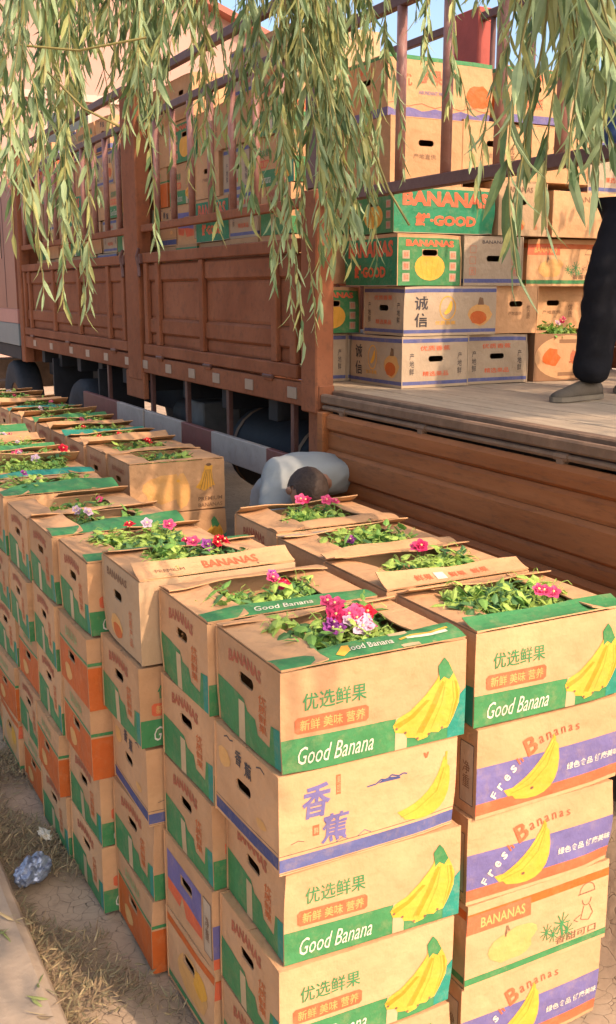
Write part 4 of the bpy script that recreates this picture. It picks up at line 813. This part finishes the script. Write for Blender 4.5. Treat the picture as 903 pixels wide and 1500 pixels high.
def head(parent, c, fwd_, up_, hair=True, s=1.0):
    f = Vector(fwd_).normalized(); u = Vector(up_); u = (u - f * u.dot(f)).normalized(); r_ = f.cross(u)
    M = Matrix.Translation(Vector(c)) @ Matrix((r_, f, u)).transposed().to_4x4() @ Matrix.Scale(s, 4)
    bm = bmesh.new(); bmesh.ops.create_uvsphere(bm, u_segments=28, v_segments=20, radius=1)
    for v in bm.verts:
        x, y, z = v.co; jaw = 1 - .28 * max(0, -z) ; X = x * .076 * jaw; Yy = y * .098 * (1 - .10 * max(0, -z)); Z = z * .118
        if y > 0.55:
            Yy += .022 * math.exp(-((x / .14) ** 2 + ((z + .12) / .20) ** 2)); Yy -= .010 * sum(math.exp(-(((x - e) / .18) ** 2 + ((z - .10) / .12) ** 2)) for e in (-.42, .42)); Yy += .008 * math.exp(-((x / .3) ** 2 + ((z + .50) / .09) ** 2)); Yy += .006 * math.exp(-((z - .27) / .10) ** 2)
        v.co = (X, Yy, Z)
    h = MB(); h.bm(bm, skin_m, M)
    for sx in (-1, 1):
        bm = bmesh.new(); bmesh.ops.create_uvsphere(bm, u_segments=10, v_segments=8, radius=1); h.bm(bm, skin_m, M @ Matrix.Translation((sx * .078, -.008, -.008)) @ Matrix.Rotation(sx * .35, 4, 'Z') @ Matrix.Diagonal((.009, .018, .030, 1)))
    ho = h.build('head', parent, True); e = MB()
    for sx in (-1, 1):
        bm = bmesh.new(); bmesh.ops.create_uvsphere(bm, u_segments=10, v_segments=8, radius=1); e.bm(bm, white, M @ Matrix.Translation((sx * .031, .082, .012)) @ Matrix.Diagonal((.012, .010, .008, 1)))
        bm = bmesh.new(); bmesh.ops.create_uvsphere(bm, u_segments=8, v_segments=6, radius=1); e.bm(bm, hair_m, M @ Matrix.Translation((sx * .031, .089, .012)) @ Matrix.Diagonal((.006, .005, .006, 1)))
    e.build('eyes', ho, True)
    if hair:
        bm = bmesh.new(); bmesh.ops.create_uvsphere(bm, u_segments=32, v_segments=24, radius=1); kill = []
        for v in bm.verts:
            x, y, z = v.co; hl = .30 + .55 * max(0, y) if y > -.1 else -.45 - .2 * y
            if z < hl: kill.append(v)
            rr = 1.0 + .035 * noise.noise(Vector((x * 9, y * 9, z * 9))); v.co = (x * .083 * rr, y * .104 * rr - .002, z * .126 * rr)
        bmesh.ops.delete(bm, geom=kill, context='VERTS'); q = MB(); q.bm(bm, hair_m, M); q.build('hair', ho, True)
    return ho
def shoe(parent, heel, d, L=.275, roll=0):
    """low slip-on; heel = back bottom point, d = direction of the toe"""
    d = Vector(d).normalized(); s_ = Vector((-d.y, d.x, 0)); o = Vector(heel); prof = [(0, .030, .062), (.04, .036, .070), (.12, .036, .072), (.16, .040, .060), (.20, .045, .046), (.235, .044, .036), (.262, .034, .026), (.275, .012, .014)]
    prof = [(a * L / .275, b_, c_) for a, b_, c_ in prof]
    def shell(pr, zb, zt, grow, m, nm):
        b = MB(); n = 14; vs = []
        for (a, w_, h_) in pr:
            for k_ in range(n):
                t = 2 * math.pi * k_ / n; x = math.cos(t) * (w_ + grow); z = zb + (max(0, math.sin(t)) ** .8) * (h_ if zt is None else zt) if math.sin(t) > 0 else zb
                vs.append(o + d * a + s_ * x + Vector((0, 0, z)))
        fs = [(i * n + k_, i * n + (k_ + 1) % n, (i + 1) * n + (k_ + 1) % n, (i + 1) * n + k_) for i in range(len(pr) - 1) for k_ in range(n)] + [tuple(range(n))[::-1], tuple((len(pr) - 1) * n + k_ for k_ in range(n))]
        b.add(vs, fs, m); return b.build(nm, parent, True)
    sh = shell(prof, .016, None, 0, shoe_m, 'shoe')
    b = MB(); outl = [(-.004, .026)] + [(a, w_ + .004) for a, w_, _ in prof] + [(.282 * L / .275, .006)]; pts = [o + d * a + s_ * w_ for a, w_ in outl] + [o + d * a - s_ * w_ for a, w_ in outl[::-1]]; n = len(pts)
    b.add([p + Vector((0, 0, z)) for z in (.0, .022) for p in pts], [tuple(range(n))[::-1], tuple(range(n, 2 * n))] + [(i, (i + 1) % n, n + (i + 1) % n, n + i) for i in range(n)], sole_m); b.build('sole', sh)
    return sh
# the man bending down between the row of boxes and the truck
p1 = thing('person', 'man in a grey blue shirt bending down behind the boxes beside the truck', 'person', (2.335, 4.60, 0)); p1.scale = (1.10, 1.0, 1.045); o1 = (2.2, 4.6, 0)
def rel(n, o): return [(a[0] - o[0], a[1] - o[1], a[2] - o[2], *a[3:]) for a in n]
hipc = (2.20, 4.95, .96)
N = [(2.20, 4.93, .98, .11, .09), (2.20, 4.72, 1.15, .10, .07), (2.205, 4.50, 1.27, .10, .06), (2.205, 4.36, 1.30, .10, .05), (2.15, 4.27, 1.31, .045), (2.08, 4.14, 1.27, .045),
     (2.39, 4.36, 1.29, .05), (2.44, 4.22, 1.08, .045), (2.36, 4.08, .86, .032), (2.02, 4.36, 1.29, .05), (1.97, 4.24, 1.08, .045), (2.04, 4.10, .86, .032),
     (2.30, 4.93, .90, .09), (2.33, 4.72, .50, .062), (2.33, 4.88, .10, .042), (2.10, 4.93, .90, .09), (2.06, 4.74, .50, .062), (2.07, 4.90, .10, .042)]
E_ = [(0, 1), (1, 2), (2, 3), (3, 4), (4, 5), (3, 6), (6, 7), (7, 8), (3, 9), (9, 10), (10, 11), (0, 12), (12, 13), (13, 14), (0, 15), (15, 16), (16, 17)]
hand_nodes(N, E_, 8, (2.36, 4.08, .86), (-.25, -.25, -1), (0, -1, .2), (-1, 0, 0)); hand_nodes(N, E_, 11, (2.04, 4.10, .86), (.25, -.25, -1), (0, -1, .2), (1, 0, 0))
skin('body', rel(N, o1), E_, skin_m, p1)
S = [(2.20, 4.92, 1.00, .175, .14), (2.20, 4.76, 1.16, .17, .135), (2.215, 4.58, 1.30, .21, .155), (2.215, 4.42, 1.335, .225, .15), (2.11, 4.26, 1.31, .12, .10),
     (2.42, 4.39, 1.30, .105), (2.46, 4.25, 1.12, .075), (2.42, 4.17, 1.00, .055), (2.0, 4.39, 1.30, .105), (1.955, 4.26, 1.12, .075), (1.99, 4.18, 1.00, .055)]
skin('shirt', rel(S, o1), [(0, 1), (1, 2), (2, 3), (3, 4), (3, 5), (5, 6), (6, 7), (3, 8), (8, 9), (9, 10)], shirt_m, p1, wrinkle=.012)
Tn = [(2.20, 4.96, .96, .165, .13), (2.30, 4.93, .84, .105), (2.33, 4.73, .50, .082), (2.33, 4.87, .12, .068), (2.10, 4.93, .84, .105), (2.06, 4.75, .50, .082), (2.07, 4.89, .12, .068)]
skin('trousers', rel(Tn, o1), [(0, 1), (1, 2), (2, 3), (0, 4), (4, 5), (5, 6)], trouser_m, p1, wrinkle=.01)
hd = head(p1, (2.015 - 2.2, 4.10 - 4.6, 1.30), (-.05, -.35, -.95), (-.1, -1, .25), s=1.02)
shoe(p1, (.13, .35, 0.0), (0, -1, 0)); shoe(p1, (-.13, .37, 0.0), (-.1, -1, 0))
# the man standing on the truck
p2 = thing('person', 'man in dark navy trousers and flat taupe shoes standing on the truck bed', 'person', (3.45, 3.7, FZ + .004)); o2 = (0, 0, 0)
N = [(.30, .05, .95, .13, .10), (.32, .05, 1.12, .12, .09), (.34, .04, 1.34, .15, .09), (.34, .04, 1.45, .13, .08), (.34, .02, 1.53, .05), (.34, .01, 1.58, .05),
     (.53, .04, 1.42, .055), (.60, .06, 1.15, .042), (.52, -.12, .98, .032), (.15, .04, 1.42, .055), (.10, .04, 1.15, .042), (.12, -.16, 1.0, .032),
     (.20, .02, .88, .09), (-.01, -.04, .50, .062), (-.01, .01, .09, .042), (.40, .08, .88, .09), (.46, .14, .48, .062), (.52, .22, .09, .042)]
hand_nodes(N, E2 := list(E_[:17]), 8, (.52, -.12, .98), (-.2, -1, -.2), (1, 0, 0), (0, 0, -1)); hand_nodes(N, E2, 11, (.12, -.16, 1.0), (.2, -1, -.2), (-1, 0, 0), (0, 0, -1))
skin('body', N, E2, skin_m, p2)
skin('shirt', [(.31, .05, .98, .16, .13), (.33, .05, 1.15, .155, .12), (.34, .04, 1.34, .18, .115), (.34, .03, 1.46, .14, .10), (.34, .02, 1.50, .07), (.55, .04, 1.40, .075), (.62, .06, 1.17, .062), (.55, -.05, 1.04, .052), (.13, .04, 1.40, .075), (.085, .04, 1.17, .062), (.11, -.08, 1.05, .052)],
     [(0, 1), (1, 2), (2, 3), (3, 4), (3, 5), (5, 6), (6, 7), (3, 8), (8, 9), (9, 10)], mat('dark_blue_shirt', (.03, .06, .14), .9, .1, 6, .4, 14), p2, wrinkle=.01)
skin('trousers', [(.30, .05, .95, .16, .13), (.17, .01, .80, .125), (.050, -.02, .64, .108), (.005, -.03, .50, .100), (.0, -.015, .34, .094), (-.012, .0, .17, .092), (-.015, .01, .07, .096), (.42, .08, .80, .12), (.46, .14, .50, .10), (.52, .20, .20, .095), (.53, .20, .075, .10)],
     [(0, 1), (1, 2), (2, 3), (3, 4), (4, 5), (5, 6), (0, 7), (7, 8), (8, 9), (9, 10)], trouser_m, p2, wrinkle=.008)
shoe(p2, (.065, .03, 0), (-1, -.16, 0), L=.325); shoe(p2, (.60, .24, 0), (-1, -.3, 0), L=.30)
head(p2, (.34, -.02, 1.69), (-.2, -1, -.4), (0, -.2, 1))

# ------------------------------------------------------------------ the house beyond the truck
plaster = mat('salmon_plaster', (0.44, 0.26, 0.20), 0.9, 0.08, 0.8, 0.1, 8); trim_m = mat('pale_house_trim', (.5, .36, .28), .8, .08, 2); roof_m = mat('roof_tile', (.34, .12, .08), .8, .2, 3)
hs = thing('house', 'salmon plastered house with low gabled roof standing beyond the truck', 'house', (6, 24, 0))
b = MB(); prof = [(-6, 0), (4.75, 0), (4.75, 7.55), (2.6, 8.25), (0.0, 8.6), (-6, 8.6)]
n = len(prof); b.add([(x, y, z) for y in (-2, 5) for x, z in prof], [tuple(range(n)), tuple(range(2 * n - 1, n - 1, -1))] + [(i, n + i, n + (i + 1) % n, (i + 1) % n) for i in range(n)], plaster); b.build('wall', hs)
b = MB(); rp_ = [(5.0, 7.42), (5.0, 7.54), (2.6, 8.40), (0.0, 8.75), (-6.2, 8.75), (-6.2, 8.62), (0, 8.62), (2.6, 8.27)]
n = len(rp_); b.add([(x, y, z) for y in (-2.35, 5.2) for x, z in rp_], [tuple(range(n)), tuple(range(2 * n - 1, n - 1, -1))] + [(i, n + i, n + (i + 1) % n, (i + 1) % n) for i in range(n)], roof_m); b.build('roof', hs)
for z in (6.05, 4.6): bxp('string_course', hs, trim_m, -6, 4.76, -2.08, -1.998, z, z + .14)
for x in (-4.6, -2.6, -.6, 1.3, 3.0):
    for z in (4.85, 1.4):
        wf = bxp('window', hs, trim_m, x - .02, x + .98, -2.06, -1.99, z - .02, z + 1.02); bxp('pane', wf, glass, x + .06, x + .46, -2.075, -2.062, z + .06, z + .94, .001); bxp('pane', wf, glass, x + .52, x + .90, -2.075, -2.062, z + .06, z + .94, .001)
bxp('drain_pipe', hs, red_band, 3.95, 4.07, -2.12, -2.0, 0, 7.4)

# ------------------------------------------------------------------ the willow
wi = thing('willow_tree', 'weeping willow hanging its long yellow green strands in front of the truck', 'tree', (-1.6, 2.6, 0))
WO = Vector((-1.6, 2.6, 0))
yaw, pit = R(27.5), R(12.2)
FW = Vector((math.sin(yaw) * math.cos(pit), math.cos(yaw) * math.cos(pit), -math.sin(pit))); RT = Vector((math.cos(yaw), -math.sin(yaw), 0)); UP = RT.cross(FW)
def at(u, v, d): return Vector((0, 0, 2.26)) + (FW + RT * ((u - 451.5) / 1500) - UP * ((v - 750) / 1500)) * d
def build_w(nm, mb, smooth=False, parent=None, kind=None):
    mb.v = [(a - WO.x, b - WO.y, c - WO.z) for a, b, c in mb.v]; o = mb.build(nm, parent or wi, smooth)
    if kind: o['kind'] = kind
    return o
b = MB(); b.tube([(-1.6, 2.6, -.1), (-1.55, 2.6, .6), (-1.5, 2.65, 1.6), (-1.35, 2.6, 2.6), (-1.1, 2.5, 3.4)], [.30, .24, .21, .19, .16], bark_m, 14); build_w('trunk', b, True)
limbs = [[(-1.1, 2.5, 3.4), (-.2, 2.3, 4.0), (.8, 2.2, 4.35), (1.9, 2.0, 4.4)], [(-1.1, 2.5, 3.4), (-.4, 1.6, 3.9), (.6, 1.1, 4.1), (1.6, .8, 4.0)], [(-1.1, 2.5, 3.4), (-.6, 3.4, 4.0), (.3, 4.0, 4.3), (1.0, 4.4, 4.4)], [(-1.1, 2.5, 3.4), (-1.5, 3.4, 4.4), (-2.2, 4.2, 5.2)], [(-1.1, 2.5, 3.4), (-2.2, 1.8, 4.5), (-3, 1.2, 5)]]
for lm in limbs: b = MB(); b.tube(lm, [.13, .08, .05, .02][:len(lm)], bark_m, 8); build_w('limb', b, True)
fol = MB(); tw = MB(); protos = []
for mi in range(3):
    for c_ in (-.35, -.12, .15):
        v_, f_ = leaf_geo((0, 0, 0), (0, 0, -1), (1, 0, 0), 1.0, .17, c_); q = MB(); q.add(v_, f_, leaf_m[mi]); protos.append(q.mesh('leaf'))
nleafobj = 0
def put_leaf(p, d, L, mi, near):
    global nleafobj
    d = d.normalized(); side = Vector((rnd.gauss(0, 1), rnd.gauss(0, 1), rnd.gauss(0, .4))); side = (side - d * side.dot(d)).normalized()
    if near and nleafobj < 298:
        nleafobj += 1; y_ = -d; x_ = side; nn = x_.cross(y_)
        M = Matrix((x_, nn * 1.0, y_)).transposed().to_4x4(); M = Matrix.Translation(p - WO) @ M @ Matrix.Scale(L, 4)
        o = obj('leaf', protos[mi * 3 + rnd.randrange(3)], wi); o.matrix_local = M; return
    v_, f_ = leaf_geo(p, d, side, L, L * rnd.uniform(.13, .21), rnd.uniform(-.4, .25)); fol.add(v_, f_, leaf_m[mi])
def strand(pts, L, near=False, step=.022, fan=.5, mix=(3, 3, 1), sub=True, rad=.0016, bare=0.0):
    P = [Vector(p) for p in pts]; seg = [(P[i + 1] - P[i]).length for i in range(len(P) - 1)]; tot = sum(seg); tw.tube(P, [rad * (1.5 - i / len(P)) for i in range(len(P))], twig_m, 4)
    s = tot * bare; k_ = 0; mi_ = [0] * mix[0] + [1] * mix[1] + [2] * mix[2]
    while s < tot:
        t = s; i = 0
        while i < len(seg) - 1 and t > seg[i]: t -= seg[i]; i += 1
        p = P[i].lerp(P[i + 1], min(1, t / seg[i])); d0 = (P[i + 1] - P[i]).normalized()
        a = rnd.uniform(0, 6.283); o_ = Vector((math.cos(a), math.sin(a), 0)); e_ = s / tot
        d = d0 * .6 + o_ * fan * rnd.uniform(.5, 1.1) + Vector((0, 0, -.55)); put_leaf(p, d, L * rnd.uniform(.65, 1.15) * (1 - .25 * e_), rnd.choice(mi_), near); k_ += 1
        if sub and rnd.random() < .10 and e_ < .85:
            q = [p]; dd = d0 * .4 + o_ * .7 + Vector((0, 0, -.3)); n_ = rnd.randint(4, 8)
            for j in range(n_): dd = dd * .75 + Vector((0, 0, -.35)); q.append(q[-1] + dd.normalized() * .045)
            strand(q, L * .8, near, step * 1.05, fan * .9, mix, False, rad * .7)
        s += step * rnd.uniform(.7, 1.3)
def hang(u0, u1, v1, d, L0_, near=False, v0=-330, **kw):
    n_ = 9; pts = []; sw = rnd.uniform(-1, 1)
    for i in range(n_):
        t = i / (n_ - 1); u = u0 + (u1 - u0) * t ** 1.6; v = v0 + (v1 - v0) * t; p = at(u, v, d); p += RT * (.02 * math.sin(t * 5 + sw * 3)) + Vector((FW.x, FW.y, 0)) * (.08 * math.sin(t * 3 + sw)); pts.append(p)
    strand(pts, L0_ * 1.08, near, **kw)
# near right-hand cluster, big leaves close to the camera
for (u0, u1, v1, d) in ((800, 766, 405, 1.25), (838, 826, 335, 1.35), (870, 862, 260, 1.3), (892, 898, 235, 1.3), (826, 770, 180, 1.4), (852, 846, 235, 1.5), (915, 925, 270, 1.25), (880, 876, 150, 1.2)):
    hang(u0 + 10, u1 + 14, v1 * .85, d + .12, .088, False, step=.02, fan=.34, mix=(2, 6, 2), sub=False)
    hang(u0, u1, v1, d, .088, True, step=.021, fan=.38, mix=(3, 5, 2), sub=False)
for i in range(16): hang(rnd.uniform(800, 930), rnd.uniform(800, 935), rnd.uniform(60, 200), rnd.uniform(1.5, 2.0), .085, step=.024, fan=.35, mix=(5, 3, 1), sub=False)
# hero strands
for (u0, u1, v1, d, L) in ((70, 104, 445, 2.3, .082), (60, 118, 330, 2.4, .08), (20, 45, 330, 2.2, .085), (10, 20, 260, 2.1, .085), (48, 82, 380, 2.5, .08), (200, 222, 355, 2.6, .075), (228, 240, 150, 2.3, .085), (190, 180, 190, 2.3, .085), (300, 318, 335, 2.6, .075),
                           (405, 408, 405, 2.3, .07), (412, 434, 500, 2.3, .07), (420, 420, 470, 2.35, .06), (395, 372, 330, 2.4, .075), (440, 470, 330, 2.2, .08), (455, 520, 345, 2.2, .08), (470, 540, 260, 2.25, .08), (430, 490, 370, 2.3, .08), (450, 505, 350, 2.4, .08), (380, 350, 300, 2.5, .08), (520, 545, 210, 2.4, .08), (560, 552, 270, 2.6, .075),
                           (650, 668, 150, 2.5, .078), (620, 640, 110, 2.5, .075), (760, 745, 60, 2.0, .08), (770, 760, 120, 1.8, .08)):
    for q_ in range(2 if (u1 in (104, 45, 490, 505, 470, 520)) else 1): hang(u0 + q_ * 14, u1 + q_ * 12, v1 - q_ * 45, d + .1 * q_, L, mix=(2, 6, 3), step=.017, fan=.5, bare=.3 if v1 > 400 and u1 > 400 else 0)
# the mass, top left
for i in range(34):
    u = rnd.uniform(-20, 290); ve = (290 if u < 95 else 120 if u < 170 else 170 if u < 235 else 90) * rnd.uniform(.2, 1.05); hang(u + rnd.uniform(-20, 20), u, ve, rnd.uniform(2.3, 3.4), .085, mix=(5, 5, 2), step=.021)
for i in range(15):
    u = rnd.uniform(340, 560); ve = (240 if 420 < u < 520 else 90) * rnd.uniform(.2, 1.1); hang(u - rnd.uniform(0, 40), u, ve, rnd.uniform(2.3, 3.4), .08, mix=(4, 5, 3), step=.022)
for i in range(4): u = rnd.uniform(260, 350); hang(u, u, rnd.uniform(-60, 60), rnd.uniform(2.4, 3.2), .08, mix=(6, 4, 2))
for i in range(6): u = rnd.uniform(540, 720); hang(u, u, rnd.uniform(-70, 40), rnd.uniform(2.4, 3.2), .08, mix=(6, 4, 2))
for (a, b_) in (((15, 65), (215, 55)), ((70, 105), (175, 185)), ((540, 200), (600, 330))):
    p0 = at(*a, 2.3); p1_ = at(*b_, 2.3); tw.tube([p0, p0.lerp(p1_, .5) + Vector((0, 0, -.02)), p1_], .0028, twig_m, 5)
# the crown overhead, out of frame: it throws the dappled shade
cr = random.Random(5)
def crown(cx_, cy_, cz_, rx, ry, rz_, n):
    for i in range(n):
        x = cx_ + cr.gauss(0, .5) * rx; y = cy_ + cr.gauss(0, .5) * ry; z = cz_ + cr.gauss(0, .5) * rz_
        if noise.noise(Vector((x * 1.3, y * 1.3, z * 1.3))) < -.02: continue
        v_, f_ = leaf_geo((x, y, z), (cr.uniform(-.5, .5), cr.uniform(-.5, .5), -1), (cr.uniform(-1, 1), cr.uniform(-1, 1), 0), cr.uniform(.12, .2), cr.uniform(.03, .05), cr.uniform(-.4, .3)); fol.add([v_[0], v_[2], v_[4], v_[7], v_[6], v_[3]], [(0, 1, 2, 3), (0, 3, 4, 5)] if False else [(0, 1, 3), (1, 2, 3), (0, 3, 5), (3, 4, 5)], leaf_m[cr.choice((0, 0, 1))])
CROWN = [(1.40, -.40, 4.1, .5, .70, .25, 7000), (.3, -.2, 4.2, .9, .7, .4, 3500), (3.7, 1.75, 4.05, 1.5, 1.1, .2, 11500), (-1.8, 3.0, 4.8, 2, 2, 1, 2500), (.3, 3.3, 4.5, 1.2, 1.0, .5, 2200)]
for c_ in CROWN: crown(*c_)
build_w('foliage', fol, kind='stuff'); build_w('twigs', tw, kind='stuff')
